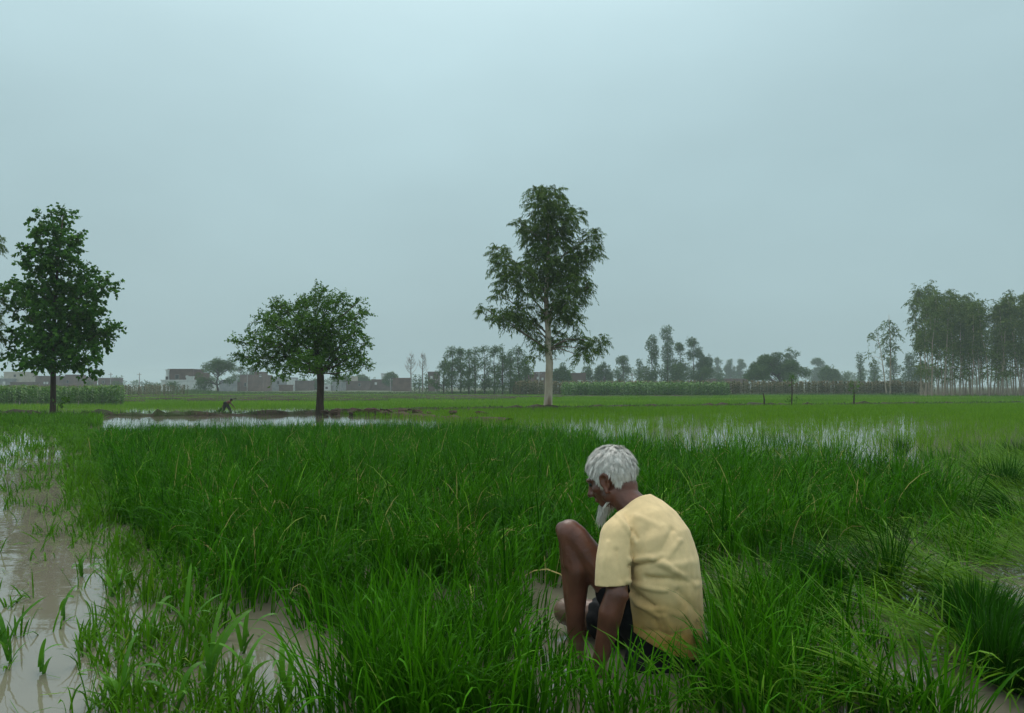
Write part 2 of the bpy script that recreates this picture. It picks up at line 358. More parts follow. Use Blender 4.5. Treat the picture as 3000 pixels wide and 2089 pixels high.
_, spur_c = bund('side_bund', spur, 0.42, 0.09, -0.12, M['heap'], 12, rough=0.03)
heap_c = G(1130, 1215, 0.0)
hp = MB(); r = np.random.default_rng(5)
for k in range(46):                                        # clods of freshly dug earth
    c = heap_c + np.array([r.normal() * 1.3, r.normal() * 0.5, 0.02 + r.uniform(0, 0.10)]); s = r.uniform(0.08, 0.26)
    a = r.normal(size=(14, 3)); a /= np.linalg.norm(a, axis=1)[:, None]
    bm = bmesh.new()
    for q in a * s * r.uniform(0.7, 1.1, size=(14, 1)) * [1.3, 1, 0.7]: bm.verts.new(q)
    bmesh.ops.convex_hull(bm, input=bm.verts)
    bm.verts.ensure_lookup_table(); bm.verts.index_update()
    used = [f for f in bm.faces if len(f.verts) == 3]
    hp.add(np.array([v.co[:] for v in bm.verts]) + c, T=[[v.index for v in f.verts] for f in used]); bm.free()
tag(hp.build('earth_clods', M['heap']), 'loose brown clods of freshly dug earth on the bund beside the round tree', 'earth', kind='stuff')
far_bunds = [(280, 1560, 1154.5), (380, 1500, 1160.5), (210, 1650, 1164.5), (300, 720, 1170.5), (640, 1520, 1168.5), (540, 1150, 1175), (1250, 2100, 1163), (300, 420, 1177), (1600, 3100, 1158)]
far_c = []
for k, (x0, x1, y) in enumerate(far_bunds):
    a, b = G(x0, y, LOW + 0.1)[:2], G(x1, y - 0.8, LOW + 0.1)[:2]
    n = 6; q = np.stack([np.linspace(a[0], b[0], n), np.linspace(a[1], b[1], n) + smooth_noise(np.arange(n) * 1.0, 0, 2, k) * 0.8], -1)
    _, c = bund('field_bund', q, 0.55, LOW + 0.24, LOW - 0.05, M['bund'], 20 + k, step=1.2, rough=0.03); far_c.append(c)

# ================================================================ GRASS AND CROPS (nobody could count these)
def grass(name, base, L, w, mat_, rng, az=None, th0=None, kap=None, seg=4, label=None, cat='rice', pw=1.6, rnd=None, twist=0.5):
    n = len(base)
    az = rng.uniform(0, 6.283, n) if az is None else az
    th0 = np.abs(rng.normal(size=n)) * 0.12 if th0 is None else th0
    kap = rng.uniform(0.2, 1.6, n) if kap is None else kap
    V, T, m = blades(base, L, w, az, th0, kap, seg, rng, pw, twist)
    rv = np.clip(rng.beta(2, 2.4, n), 0, 1) if rnd is None else rnd
    return V, T, np.repeat(rv, m)
def join(name, parts, mat_, label, cat):
    mb = MB()
    for V, T, r in parts: mb.add(V, T=T, rnd=r)
    return tag(mb.build(name, mat_), label, cat, kind='stuff')

# ---- the dense rice nursery
NUR = [(-7.9, 14.2), (-5.0, 15.0), (-2.2, 15.6), (0.0, 13.6), (1.0, 11.6), (1.8, 9.9), (2.6, 8.6), (3.2, 7.7), (4.0, 7.0), (3.65, 6.1), (3.0, 5.3), (2.3, 4.75), (1.5, 4.3), (1.05, 3.95), (0.75, 3.80),
       (0.35, 3.72), (0.0, 3.70), (-0.35, 3.52), (-0.7, 3.40), (-1.0, 3.28), (-1.18, 3.08), (-1.45, 3.55), (-1.75, 4.0), (-2.15, 4.6), (-2.7, 5.4), (-3.2, 6.3), (-3.8, 7.2), (-4.5, 8.4), (-5.4, 9.8), (-6.4, 11.6)]
rng = np.random.default_rng(101); parts = []
def nursery_band(y0, y1, plants, nb, seg, wmul):
    q = scatter(NUR, int(plants * 11.5 * 12.6), rng); q = q[(q[:, 1] >= y0) & (q[:, 1] < y1)]
    q = q + rng.normal(size=q.shape) * 0.05 + 0.12 * np.stack([smooth_noise(q[:, 0], q[:, 1], 0.7, 48), smooth_noise(q[:, 0], q[:, 1], 0.7, 49)], -1)
    hx, hy = q[:, 0], q[:, 1]
    hh = 0.37 + 0.06 * smooth_noise(hx, hy, 1.6, 41) + 0.05 * smooth_noise(hx, hy, 0.4, 42) + 0.055 * smooth_noise(hx, hy, 0.17, 46)
    gap = np.exp(-((hy - 8.6 - 0.12 * (hx + 3)) / 0.22) ** 2) * (hx < -2.2)
    hh *= (1 - 0.5 * gap) * (1 - np.interp(hy, [3, 8, 9.2, 16], [0, 0, .18, .18]) * np.clip((-0.2 - hx) / 1.5, 0, 1))
    hh *= np.clip(0.8 + 0.08 * (hy - 3), 0.8, 1.0) * 1.05
    waz = smooth_noise(hx, hy, 1.3, 43) * 2.2 + smooth_noise(hx, hy, 0.35, 44) * 1.6
    n = len(q)
    for k in range(nb):
        keep = rng.uniform(size=n) < 0.93
        b = np.concatenate([q + rng.normal(size=(n, 2)) * 0.012, np.full((n, 1), -0.02)], 1)[keep]
        L = (hh * rng.uniform(0.62, 1.42, n))[keep]
        az = (waz + rng.normal(size=n) * 1.3 - 0.4)[keep]
        th0 = np.abs(rng.normal(size=n) * 0.22)[keep]
        kap = (rng.gamma(2.2, 0.72, n))[keep]
        tone = np.clip(0.42 + 0.18 * smooth_noise(hx, hy, 1.1, 45) + 0.10 * smooth_noise(hx, hy, 0.25, 47) + rng.normal(size=n) * 0.22 + 0.45 * (rng.uniform(size=n) < 0.03), 0, 1)[keep]
        w = rng.uniform(0.006, 0.0115, len(L)) * wmul
        parts.append(grass('', b, L, w, None, rng, az, th0, np.clip(kap, 0, 2.4), seg, pw=2.0, rnd=tone))
nursery_band(2.9, 5.2, 330, 6, 6, 1.0)
nursery_band(5.2, 8.0, 290, 6, 4, 1.0)
nursery_band(8.0, 16.0, 230, 5, 3, 1.15)
join('rice_nursery', parts, M['rice'], 'dense deep green bed of rice seedlings filling the middle of the field', 'rice')

# ---- tufts still standing in front of and beside the man
def tuft(cx, cy, rad, n, L0, rng, spread=0.35, bend=1.0, az0=None):
    a = rng.uniform(0, 6.283, n); rr = rad * np.sqrt(rng.uniform(size=n))
    b = np.stack([cx + rr * np.cos(a), cy + rr * np.sin(a), np.full(n, -0.02)], -1)
    az = a + rng.normal(size=n) * 0.7 if az0 is None else az0 + rng.normal(size=n) * 0.5
    return grass('', b, L0 * rng.uniform(0.6, 1.2, n), rng.uniform(0.006, 0.012, n), None, rng, az,
                 np.abs(rng.normal(size=n)) * spread, np.clip(rng.gamma(2.2, 0.4 * bend, n), 0, 2.5), 7, pw=1.8)
rng = np.random.default_rng(202); parts = []
spots = [(1030, 2089, .12, 90, .38), (1090, 1900, .10, 60, .36), (1150, 2030, .13, 110, .40), (1230, 1930, .11, 80, .38), (1290, 2100, .12, 100, .38),
         (1360, 2000, .11, 80, .36), (1400, 1880, .09, 50, .34), (1450, 2110, .12, 90, .34), (1540, 2060, .09, 55, .30), (1600, 2120, .10, 60, .30), (1660, 2030, .05, 18, .30), (1720, 2080, .08, 40, .34), (1790, 2070, .07, 34, .36),
         (1850, 2130, .08, 45, .30), (1930, 2100, .05, 10, .26), (2000, 2130, .06, 16, .26), (2110, 2040, .06, 30, .26), (2150, 1930, .09, 70, .34), (2180, 1990, .11, 90, .38), (2200, 1880, .10, 80, .36), (2270, 1950, .10, 70, .34), (2150, 2070, .10, 70, .32),
         (2310, 1850, .10, 60, .34), (2350, 2040, .10, 60, .30), (2450, 2000, .09, 45, .28), (1000, 1850, .08, 45, .32), (1210, 2120, .12, 90, .34), (1560, 1960, .04, 12, .28), (1620, 1980, .04, 12, .32),
         (2240, 2120, .12, 70, .32), (2530, 2080, .10, 50, .30), (2660, 2100, .10, 50, .28), (2760, 2110, .08, 40, .34), (1110, 1830, .08, 40, .34), (1300, 1840, .08, 40, .34), (2420, 1880, .08, 35, .30), (2560, 1900, .06, 25, .28), (1180, 1790, .10, 60, .36), (1470, 1770, .09, 50, .32), (930, 1830, .09, 50, .32), (2150, 1800, .09, 50, .30), (2210, 1790, .10, 60, .34), (2330, 1770, .10, 60, .32), (2440, 1790, .09, 50, .30), (2280, 1720, .10, 60, .34), (1530, 1800, .06, 20, .28), (1460, 1840, .08, 50, .30), (1475, 1910, .08, 44, .28), (1560, 1790, .07, 40, .32), (1590, 1860, .05, 40, .26), (1540, 1900, .06, 50, .28), (1600, 1960, .05, 50, .26), (1700, 2000, .05, 40, .26)]
for (px, py, rad, n, L0) in spots:
    c = G(px, py); mid = 1480 < px < 2050; parts.append(tuft(c[0], c[1], rad * 1.2, int(n * (0.34 if mid else 0.75)), L0 * (0.74 if mid else 0.95), rng))
for k in range(170):                                        # stray seedlings left standing between the tufts
    c = G(rng.uniform(1000, 2400), rng.uniform(1770, 2150))
    if 1500 < c[0] * F_PX / c[1] + CX < 2120 and c[1] > 2.35: continue
    parts.append(tuft(c[0], c[1], 0.05, 10, 0.28, rng, 0.35, 1.2))
FLT = [G(x, y)[:2] for x, y in [(2250, 1960), (2300, 1740), (2520, 1640), (2720, 1560), (2860, 1470), (2850, 1400), (3050, 1380), (3050, 1560), (2800, 1700), (2650, 1960), (2500, 2120)]]
for c in scatter(FLT, 190, rng):                            # clumps bent over by trampling
    a_ = rng.uniform(0, 6.28); parts.append(tuft(c[0], c[1], 0.07, 26, 0.32, rng, 0.55, 1.9, az0=a_))
base_parts = []
for (px, py, rad, n, L0) in spots:                          # short lower leaves and stems crowding the foot of each tuft
    c = G(px, py)
    if 1480 < px < 2050: n = n * .4
    base_parts.append(tuft(c[0], c[1], rad * 1.15, int(n * 1.1), L0 * .45, rng, .25, .6))
parts += [(V_, T_, r_ * .45) for V_, T_, r_ in base_parts]  # foot leaves toned darker: shade of the gaps painted into their colour
join('rice_tufts', parts, M['rice'], 'loose tufts of rice seedlings left standing in the muddy water around the man', 'rice')

# ---- flattened rice floating on the water at right
rng = np.random.default_rng(303); parts = []
FLAT = [G(x, y)[:2] for x, y in [(2100, 1990), (2130, 1760), (2300, 1720), (2520, 1640), (2720, 1560), (2860, 1470), (2820, 1410), (2900, 1340), (3400, 1330), (3600, 1500), (3300, 1800), (3150, 2150), (2080, 2150)]]
def lying(q, n_per, Lr, rng, azc, zmax):
    for c in q:
        n = rng.integers(*n_per); az0 = azc(c) + rng.normal() * 0.6
        b = np.stack([c[0] + rng.normal(size=n) * 0.06, c[1] + rng.normal(size=n) * 0.06, rng.uniform(0.002, zmax, n)], -1)
        yield grass('', b, rng.uniform(*Lr, n), rng.uniform(0.006, 0.012, n), None, rng, az0 + rng.normal(size=n) * 0.24,
                    np.clip(rng.normal(size=n) * 0.20 + 1.12, 0.5, 1.45), rng.uniform(0.2, 0.75, n), 5, twist=0.7)
q = scatter(FLAT, 3000, rng); open_ = smooth_noise(q[:, 0], q[:, 1], 0.8, 61, 3) > -0.22; q = q[open_]
azf = lambda c: 2.6 + 1.4 * float(smooth_noise(np.array(c[0]), np.array(c[1]), 1.1, 62))
parts += list(lying(q, (14, 28), (0.24, 0.46), rng, azf, 0.04))
q = scatter(FLAT, 700, rng); q = q[smooth_noise(q[:, 0], q[:, 1], 0.8, 63) > 0.0]
for c in q: parts.append(tuft(c[0], c[1], 0.05, 14, 0.27, rng, 0.7, 1.6))
join('flattened_rice', parts, M['cut'], 'trampled yellow green rice seedlings lying flat on the water at right', 'rice')

# ---- weeds along the left margin of the nursery and in the open water
rng = np.random.default_rng(404); parts = []
MARG = [G(x, y)[:2] for x, y in [(640, 1900), (620, 1800), (520, 1620), (420, 1500), (350, 1400), (310, 1330), (290, 1280), (240, 1236), (130, 1236), (170, 1290), (200, 1380), (180, 1440), (230, 1560), (290, 1650), (330, 1760), (420, 1880), (520, 1990), (640, 2000)]]
q = scatter(MARG, 26000, rng); q = q[smooth_noise(q[:, 0], q[:, 1], 0.7, 71, 3) > -0.32]; q = q[rng.uniform(size=len(q)) < np.interp(q[:, 1], [3, 6, 12, 25], [1, .8, .4, .3])]
def weed(c, n, L, spread=0.5):
    a = rng.uniform(0, 6.283, n)
    b = np.stack([c[0] + rng.normal(size=n) * 0.03, c[1] + rng.normal(size=n) * 0.03, np.full(n, -0.01)], -1)
    k = 1 + 0.10 * max(0, c[1] - 4)
    return grass('', b, L * rng.uniform(0.5, 1.25, n), rng.uniform(0.006, 0.014, n) * k, None, rng, a, np.abs(rng.normal(size=n)) * spread, rng.uniform(0.1, 1.5, n), 4)
for c in q: parts.append(weed(c, rng.integers(6, 13), 0.17 + 0.05 * float(smooth_noise(c[0], c[1], 2, 72))))
WET = [G(x, y)[:2] for x, y in [(-150, 1240), (240, 1240), (330, 1650), (330, 1760), (160, 1780), (60, 1500), (-200, 1500)]]
q = scatter(WET, 10000, rng); q = q[smooth_noise(q[:, 0], q[:, 1], 0.9, 73, 3) > -0.22]
for c in q: parts.append(weed(c, rng.integers(3, 8), 0.15, 0.7))
BL = [G(x, y)[:2] for x, y in [(250, 2150), (240, 1900), (330, 1780), (640, 1980), (860, 2050), (840, 2150)]]
q = scatter(BL, 300, rng)
for c in q: parts.append(weed(c, rng.integers(5, 12), 0.14, 0.6))
OW = [G(x, y)[:2] for x, y in [(-60, 1480), (200, 1480), (330, 1760), (330, 2140), (-60, 2140)]]
for c in scatter(OW, 70, rng):
    for q_ in range(rng.integers(1, 5)): parts.append(weed(c + rng.normal(size=2) * .05, rng.integers(3, 8), 0.13, 0.6))
LB = [G(x, y)[:2] for x, y in [(-400, 1245), (-400, 1228), (300, 1226), (290, 1250), (140, 1250)]]
q = scatter(LB, 2400, rng)
for c in q: parts.append(weed(c, 6, 0.26, 0.4))
join('marsh_grass', parts, M['weed'], 'light green marsh grass growing from the water along the left margin', 'grass')

# ---- young rice standing in water at right (upper level)
rng = np.random.default_rng(505); parts = []
x = rng.uniform(-6, 34, 110000); y = rng.uniform(7.0, 45, 110000)
ok = (y < bund_y(x) - 0.5) & (np.abs(x) < y * 0.78 + 2) & ~in_poly(x, y, NUR)
edge = np.interp(x, [-6, -2.2, 0, 1.0, 1.8, 2.6, 3.2, 5.0, 8.0, 40], [26, 20, 14.2, 12.2, 10.5, 9.2, 8.8, 9.0, 9.4, 10])
ok &= y > edge
ok &= rng.uniform(size=len(x)) < np.clip(0.42 + 0.34 * smooth_noise(x * 0.55, y, 3.0, 81, 3) + np.clip(0.045 * (y - 19), 0, 1) + 0.25 * np.clip((x / y - 0.5) / 0.2, 0, 1), 0.035, 1)
x, y = x[ok], y[ok]
for k in range(3):
    n = len(x); b = np.stack([x + rng.normal(size=n) * 0.03, y + rng.normal(size=n) * 0.03, np.full(n, -0.01)], -1)
    parts.append(grass('', b, rng.uniform(0.10, 0.24, n), rng.uniform(0.006, 0.010, n) * (1 + 0.04 * np.maximum(0, y - 8)), None, rng, seg=2, th0=np.abs(rng.normal(size=n)) * 0.25, kap=rng.uniform(0.1, 1.1, n)))
join('young_rice', parts, M['rice_pale'], 'sparse bright green young rice standing in still water at right', 'rice')

# ---- young rice of the lower paddies, out to 120 m
rng = np.random.default_rng(606); parts = []
n0 = 200000
y = 33 + (119 - 33) * rng.uniform(size=n0) ** 0.85; x = rng.uniform(-1, 1, n0) * (y * 0.76 + 4)
ok = y > bund_y(x) + 1.0
f = np.clip((y - bund_y(x)) / 6, 0, 1)
px_, py_ = proj(np.stack([x, y, np.full(n0, LOW)], -1))
dens = np.where(px_ < 1150, np.where(py_ > 1197, 0.06 + 0.10 * (px_ < 480), 1.0), 1.0)
strip = (py_ < 1181) & (px_ < 1550)                         # thinner planting in the far strips at left
dens = np.where(strip, 0.50 + 0.25 * np.sign(smooth_noise(x * 0.05, y, 9, 82)), dens)
pond = (np.abs(py_ - 1162.3) < 0.9) & (px_ > 400) & (px_ < 1010)
dens = np.where(pond, 0.0, dens)
dens = np.where(in_poly(px_, py_, [(-400, 1190), (365, 1190), (365, 1160), (-400, 1160)]), 0, dens)
ok &= rng.uniform(size=n0) < dens
x, y = x[ok], y[ok]
for k in range(2):
    n = len(x); b = np.stack([x + rng.normal(size=n) * 0.06, y + rng.normal(size=n) * 0.06, np.full(n, LOW - 0.02)], -1)
    parts.append(grass('', b, rng.uniform(0.20, 0.36, n), rng.uniform(0.03, 0.05, n) * (1 + 0.03 * (y - 33)), None, rng, seg=1, th0=np.abs(rng.normal(size=n)) * 0.3, kap=rng.uniform(0.1, 0.9, n),
                       rnd=np.clip(0.5 + 0.25 * smooth_noise(x, y, 14, 83) + rng.normal(size=n) * 0.18, 0, 1)))
join('lower_rice', parts, M['rice_pale'], 'bright green young rice covering the flooded paddies beyond the bund', 'rice')

# ---- grass on the bunds
rng = np.random.default_rng(707); parts = []
for c, z, n, L, s in [(main_c, 0.06, 34, 0.16, 0.34), (spur_c, 0.02, 5, 0.14, 0.18)] + [(c, LOW + 0.12, 5, 0.22, 0.3) for c in far_c]:
    k = rng.integers(0, len(c), len(c) * n); m = len(k)
    dens = rng.uniform(size=m) < 0.55 + 0.45 * smooth_noise(c[k][:, 0], c[k][:, 1], 3, 91)
    k = k[dens]; m = len(k)
    b = np.stack([c[k][:, 0] + rng.normal(size=m) * 0.2, c[k][:, 1] + rng.normal(size=m) * s, np.full(m, z)], -1)
    parts.append(grass('', b, L * rng.uniform(0.5, 1.3, m), np.full(m, 0.02) * (1 + 0.02 * b[:, 1]), None, rng, seg=2, th0=np.abs(rng.normal(size=m)) * 0.6, kap=rng.uniform(0.1, 1.2, m)))
join('bund_grass', parts, M['bundgrass'], 'short dark grass growing along the earth bunds', 'grass')

# ---- bits of straw and torn leaf afloat on the muddy water
rng = np.random.default_rng(717); parts = []
FL = [G(x, y)[:2] for x, y in [(-150, 1500), (-150, 2150), (2100, 2150), (2050, 1960), (1500, 1900), (1100, 1860), (640, 1840), (300, 1600), (200, 1500)]]
q = scatter(FL, 900, rng); n = len(q)
parts.append(grass('', np.stack([q[:, 0], q[:, 1], np.full(n, .004)], -1), rng.uniform(.02, .14, n), rng.uniform(.002, .006, n), None, rng, seg=3, th0=np.full(n, 1.5), kap=rng.uniform(.0, .06, n), twist=.2, rnd=rng.uniform(.5, 1, n)))
join('floating_straw', parts, M['weed'], 'scraps of straw and torn leaf floating on the muddy water', 'straw')

# ================================================================ TREES
def leaf_quads(c, d, nrm, L, Wd, shape):
    """kite shaped leaves: base c, axis d, normal nrm"""
    s = np.cross(d, nrm); s /= np.linalg.norm(s, axis=1)[:, None] + 1e-9
    k = shape
    V = np.stack([c, c + d * (L * k)[:, None] + s * (Wd * .5)[:, None], c + d * L[:, None], c + d * (L * k)[:, None] - s * (Wd * .5)[:, None]], 1)
    V[:, 1] += nrm * (L * 0.08)[:, None]; V[:, 3] += nrm * (L * 0.08)[:, None]
    n = len(c); T = (np.array([(0, 1, 2), (0, 2, 3)])[None] + (np.arange(n) * 4)[:, None, None]).reshape(-1, 3)
    return V.reshape(-1, 3), T
def unit(v): return v / (np.linalg.norm(v, axis=-1, keepdims=True) + 1e-9)
def crown(clusters, twigs, lpt, tl, leafL, leafW, shape, rng, droop=0.0, up=0.15, hang=0.3, dens=1.0, shell=0.55, flat=0.5, mb=None, tw=None, twr=0.008):
    """clusters: (centre(3), radii(3)); twigs per unit cluster volume surface; leaves grow along each twig"""
    mb = mb or MB()
    for c, r in clusters:
        c = np.asarray(c); r = np.asarray(r)
        n = max(4, int(twigs * dens * (r[0] * r[1] * r[2]) ** (2 / 3.)))
        u = unit(rng.normal(size=(n, 3))); rad = rng.uniform(size=n) ** shell
        st = c + u * r * rad[:, None] * 0.9
        dr = unit(u * [1, 1, 0.7] + rng.normal(size=(n, 3)) * 0.5 + [0, 0, up])
        tone = np.clip(0.42 + 0.24 * rng.normal(size=n), 0, 0.92)
        L = tl * rng.uniform(0.5, 1.25, n)
        t = (np.arange(lpt) + 0.6) / lpt
        pos = st[:, None] + dr[:, None] * (L[:, None] * t[None])[..., None]
        pos[..., 2] -= droop * (L[:, None] * t[None] ** 2)
        if tw is not None:
            for k in rng.choice(n, size=min(n, 3), replace=False): tw.tube([c, (c + st[k]) / 2 + [0, 0, 0.03], st[k], pos[k, -1]], [twr * 1.6, twr * 1.2, twr, twr * .4], 3)
        m = n * lpt; pos = pos.reshape(-1, 3); dd = np.repeat(dr, lpt, 0)
        sidev = unit(np.cross(dd, rng.normal(size=(m, 3))))
        d = unit(dd * 0.5 + sidev * 0.9 + rng.normal(size=(m, 3)) * 0.25 - np.array([0, 0, hang]))
        nr = unit(rng.normal(size=(m, 3)) + [0, 0, flat]); nr = unit(nr - d * np.sum(nr * d, 1, keepdims=True))
        LL = leafL * rng.uniform(0.65, 1.2, m); WW = leafW * rng.uniform(0.75, 1.15, m)
        V, T = leaf_quads(pos, d, nr, LL, WW, shape)
        rv = np.clip(np.repeat(tone, lpt) + rng.normal(size=m) * 0.12 + 0.5 * (rng.uniform(size=m) < 0.02), 0, 1)
        mb.add(V, T=T, rnd=np.repeat(rv, 4))
    return mb
def limbs(tb, trunk, clusters, rng, r0, zmin, k=0.45, sides=5):
    trunk = np.asarray(trunk)
    for c, r in clusters:
        c = np.asarray(c)
        hd = np.hypot(c[0] - np.interp(c[2], trunk[:, 2], trunk[:, 0]), c[1] - np.interp(c[2], trunk[:, 2], trunk[:, 1]))
        if hd < 0.15: continue
        za = float(np.clip(c[2] - k * hd - 0.2, zmin, trunk[-1, 2]))
        a = np.array([np.interp(za, trunk[:, 2], trunk[:, q]) for q in range(3)])
        m1 = a + (c - a) * 0.45 + [0, 0, 0.10 * hd] + rng.normal(size=3) * 0.05 * hd
        rr = r0 * np.clip(hd / 2.0, 0.35, 1.0)
        tb.tube([a, (a + m1) / 2 + [0, 0, 0.02], m1, c], [rr, rr * .8, rr * .6, rr * .25], sides)
def px_clusters(lst, ox, oy, sc, Y, rng, dep=0.9, ydev=0.5):
    o = []
    for cx, cy, rx, ry in lst:
        px, py = ox + cx / sc, oy + cy / sc
        s = Y / F_PX / sc
        half = rx * s * dep
        o.append((P(px, py, Y + rng.normal() * ydev), np.array([rx * s, max(half, 0.35 * ry * s), ry * s])))
    return o
def tree(name, base, tb, cb, bark, leaf, label, group=None, lb=None):
    root = empty(name, base, label, 'tree', group)
    tb.build('trunk', bark, root, True, off=base)
    if lb is not None: lb.build('branches', M['bark_limb'] if bark is M['bark_pale'] else bark, root, True, off=base)
    if cb is not None and cb.n: cb.build('crown', leaf, root, off=base)['kind'] = 'stuff'
    return root

# ---- young poplar on the bund at left
rng = np.random.default_rng(1001)
B = G(155, 1217, 0.02); Yt = B[1]
C1 = [(430,120,70,55), (265,140,40,40), (330,250,110,80), (480,290,95,80), (250,420,95,100), (400,430,120,110), (590,500,70,50), (690,600,100,55), (300,620,140,110), (480,620,140,110), (110,640,80,55),
      (160,770,110,80), (400,800,170,120), (620,760,110,100), (770,890,60,45), (660,960,100,80), (190,950,110,80), (420,980,160,110), (70,1090,45,55), (240,1110,120,70), (430,1120,120,60), (600,1080,90,60), (620,1190,60,30), (560,870,120,100), (310,950,120,100)]
cl = px_clusters(C1, 0, 580, 2.3525, Yt, rng, 0.95, 0.55)
tr = [B - [0, 0, 0.15], B + [0, 0, 0.0], P(156, 1150, Yt), P(156, 1060, Yt), P(158, 950, Yt), P(165, 830, Yt), P(175, 720, Yt), P(185, 630, Yt)]
tb = MB(); tb.tube(tr, [.125, .105, .088, .08, .065, .05, .03, .012], 10, wob=0.03); lb = MB(); limbs(lb, tr, cl, rng, 0.028, P(156, 1080, Yt)[2], 0.7)
cb = crown(cl, 330, 8, 0.34, 0.135, 0.125, 0.38, rng, 0.1, 0.1, 0.7, shell=0.45, tw=lb, twr=0.006)
tree('poplar_tree', B, tb, cb, M['bark_dark'], M['poplar'], 'young broad-leaved tree with conical dark green crown on the bund at left', lb=lb)
# a leafy shoot at its foot
sb = G(168, 1219, 0.03); mb = crown([(sb + [0.05, -0.1, 0.35], (.25, .2, .3)), (sb + [0.25, -0.1, 0.55], (.15, .15, .15))], 110, 7, 0.25, 0.10, 0.08, 0.4, rng, 0.05)
rt = empty('shrub', sb, 'small leafy shrub at the foot of the left bund tree', 'shrub'); st_ = MB()
st_.tube([sb - [0, 0, .05], sb + [.04, -.08, .3], sb + [.2, -.1, .6]], [.012, .009, .004], 5); st_.build('stem', M['bark_dark'], rt, off=sb); mb.build('foliage', M['midleaf'], rt, off=sb)['kind'] = 'stuff'

# ---- round spreading tree on the bund
rng = np.random.default_rng(1002)
B = G(938, 1212, 0.02); Yt = B[1]
C2 = [(990,150,22,55), (1070,180,40,45), (890,290,95,55), (1230,290,120,65), (1060,300,110,80), (630,360,100,70), (790,370,110,75), (480,470,80,65), (600,540,140,110), (830,540,170,130), (1080,510,180,140), (1320,460,110,100), (1440,420,80,40), (1390,620,90,85),
      (1200,690,180,130), (950,750,190,140), (680,750,170,130), (430,700,110,90), (230,700,90,28), (260,850,80,50), (440,880,120,80), (680,930,120,80), (900,920,160,80), (1150,890,170,100), (1380,840,110,100), (1490,730,45,40), (1480,940,55,70), (1330,1000,70,45), (1210,1050,40,50), (600,1040,60,30), (560,290,40,25), (340,600,50,25), (1420,300,40,30)]
cl = px_clusters(C2, 640, 800, 3.477, Yt, rng, 0.9, 0.6)
tr = [B - [0, 0, 0.15], B + [0, 0, 0.02], P(937, 1185, Yt), P(939, 1140, Yt), P(939, 1105, Yt), P(934, 1060, Yt), P(925, 1010, Yt), P(915, 960, Yt)]
tb = MB(); tb.tube(tr, [.22, .165, .135, .125, .13, .11, .07, .03], 12, wob=0.03); lb = MB(); limbs(lb, tr, cl, rng, 0.045, P(939, 1095, Yt)[2], 0.7)
cb = crown(cl, 640, 13, 0.36, 0.088, 0.052, 0.45, rng, 0.15, 0.18, 0.45, shell=0.45, tw=lb, twr=0.006)
feather = []                                               # long leafy shoots that stick out of the outline
for (ax, ay, bx, by_) in [(985,260,990,100), (1030,230,1100,140), (1350,350,1435,265), (1400,420,1535,378), (1380,500,1490,550), (300,720,95,672), (380,640,300,580), (300,860,160,815), (1440,720,1540,705), (640,310,555,240), (1200,1000,1225,1130), (440,900,300,985), (1420,600,1480,625), (1240,260,1262,212), (700,1000,650,1100)]:
    a = P(640 + ax / 3.477, 800 + ay / 3.477, Yt); b = P(640 + bx / 3.477, 800 + by_ / 3.477, Yt + rng.normal() * 0.2)
    lb.tube([a, (a + b) / 2, b], [.012, .008, .003], 4); n = 26
    t = np.linspace(0.1, 1, n)[:, None]; pos = a + (b - a) * t; d = unit(np.repeat((b - a)[None], n, 0)); s = unit(np.cross(d, rng.normal(size=(n, 3))))
    dd = unit(d * 0.5 + s + [0, 0, -0.5]); nr = unit(np.cross(dd, rng.normal(size=(n, 3))))
    V, T = leaf_quads(pos, dd, nr, np.full(n, 0.085), np.full(n, 0.045), 0.45); cb.add(V, T=T, rnd=np.repeat(rng.uniform(0.2, 0.6, n), 4))
tree('round_tree', B, tb, cb, M['bark_dark'], M['midleaf'], 'dark trunked tree with wide rounded leafy crown on the bund', lb=lb)

# ---- tall eucalyptus in the middle
rng = np.random.default_rng(1003)
B = G(1605, 1198, 0.0); Yt = B[1]
C3 = [(580,120,60,45), (690,140,65,55), (620,220,110,80), (475,330,48,32), (720,290,130,100), (560,390,90,100), (830,270,48,45), (680,430,140,110), (925,400,55,50), (900,490,75,70), (840,560,85,80), (345,500,55,42), (370,580,75,65), (340,770,40,35), (400,690,80,65), (480,620,60,60),
      (600,560,110,110), (730,610,120,110), (820,700,90,70), (900,730,38,32), (780,800,100,80), (640,710,110,100), (520,740,70,65), (270,870,55,20), (370,915,85,42), (470,880,80,65), (500,960,60,50), (720,890,95,80), (820,930,45,50), (580,890,45,50), (560,1000,36,45), (600,1100,45,50), (700,1040,60,50), (690,1090,45,38), (855,1050,52,32), (965,1060,50,38), (900,1110,70,40), (860,1160,35,35), (570,1170,25,25)]
cl = px_clusters(C3, 1300, 500, 2.1317, Yt, rng, 0.9, 0.5)
e = lambda zx, zy: P(1300 + zx / 2.1317, 500 + zy / 2.1317, Yt)
tr = [B - [0, 0, 0.2], B + [0, 0, 0.02], e(654, 1400), e(656, 1300), e(661, 1200), e(651, 1120), e(653, 1000), e(642, 880), e(640, 760), e(650, 600), e(655, 450), e(650, 280), e(640, 150)]
tb = MB(); tb.tube(tr, [.27, .205, .175, .165, .16, .15, .125, .11, .095, .075, .055, .035, .012], 12, wob=0.015); lb = MB(); limbs(lb, tr, cl, rng, 0.05, e(650, 1120)[2], 0.75)
tb.tube([e(655, 1185), e(700, 1175), e(735, 1178)], [.02, .012, .005], 4)
tb.tube([e(652, 1000), e(668, 890), e(690, 800)], [.09, .07, .05], 8)
cb = crown(cl, 330, 16, 0.46, 0.18, 0.034, 0.4, rng, 0.45, 0.1, 1.2, shell=0.42, flat=0.0, tw=lb, twr=0.008)
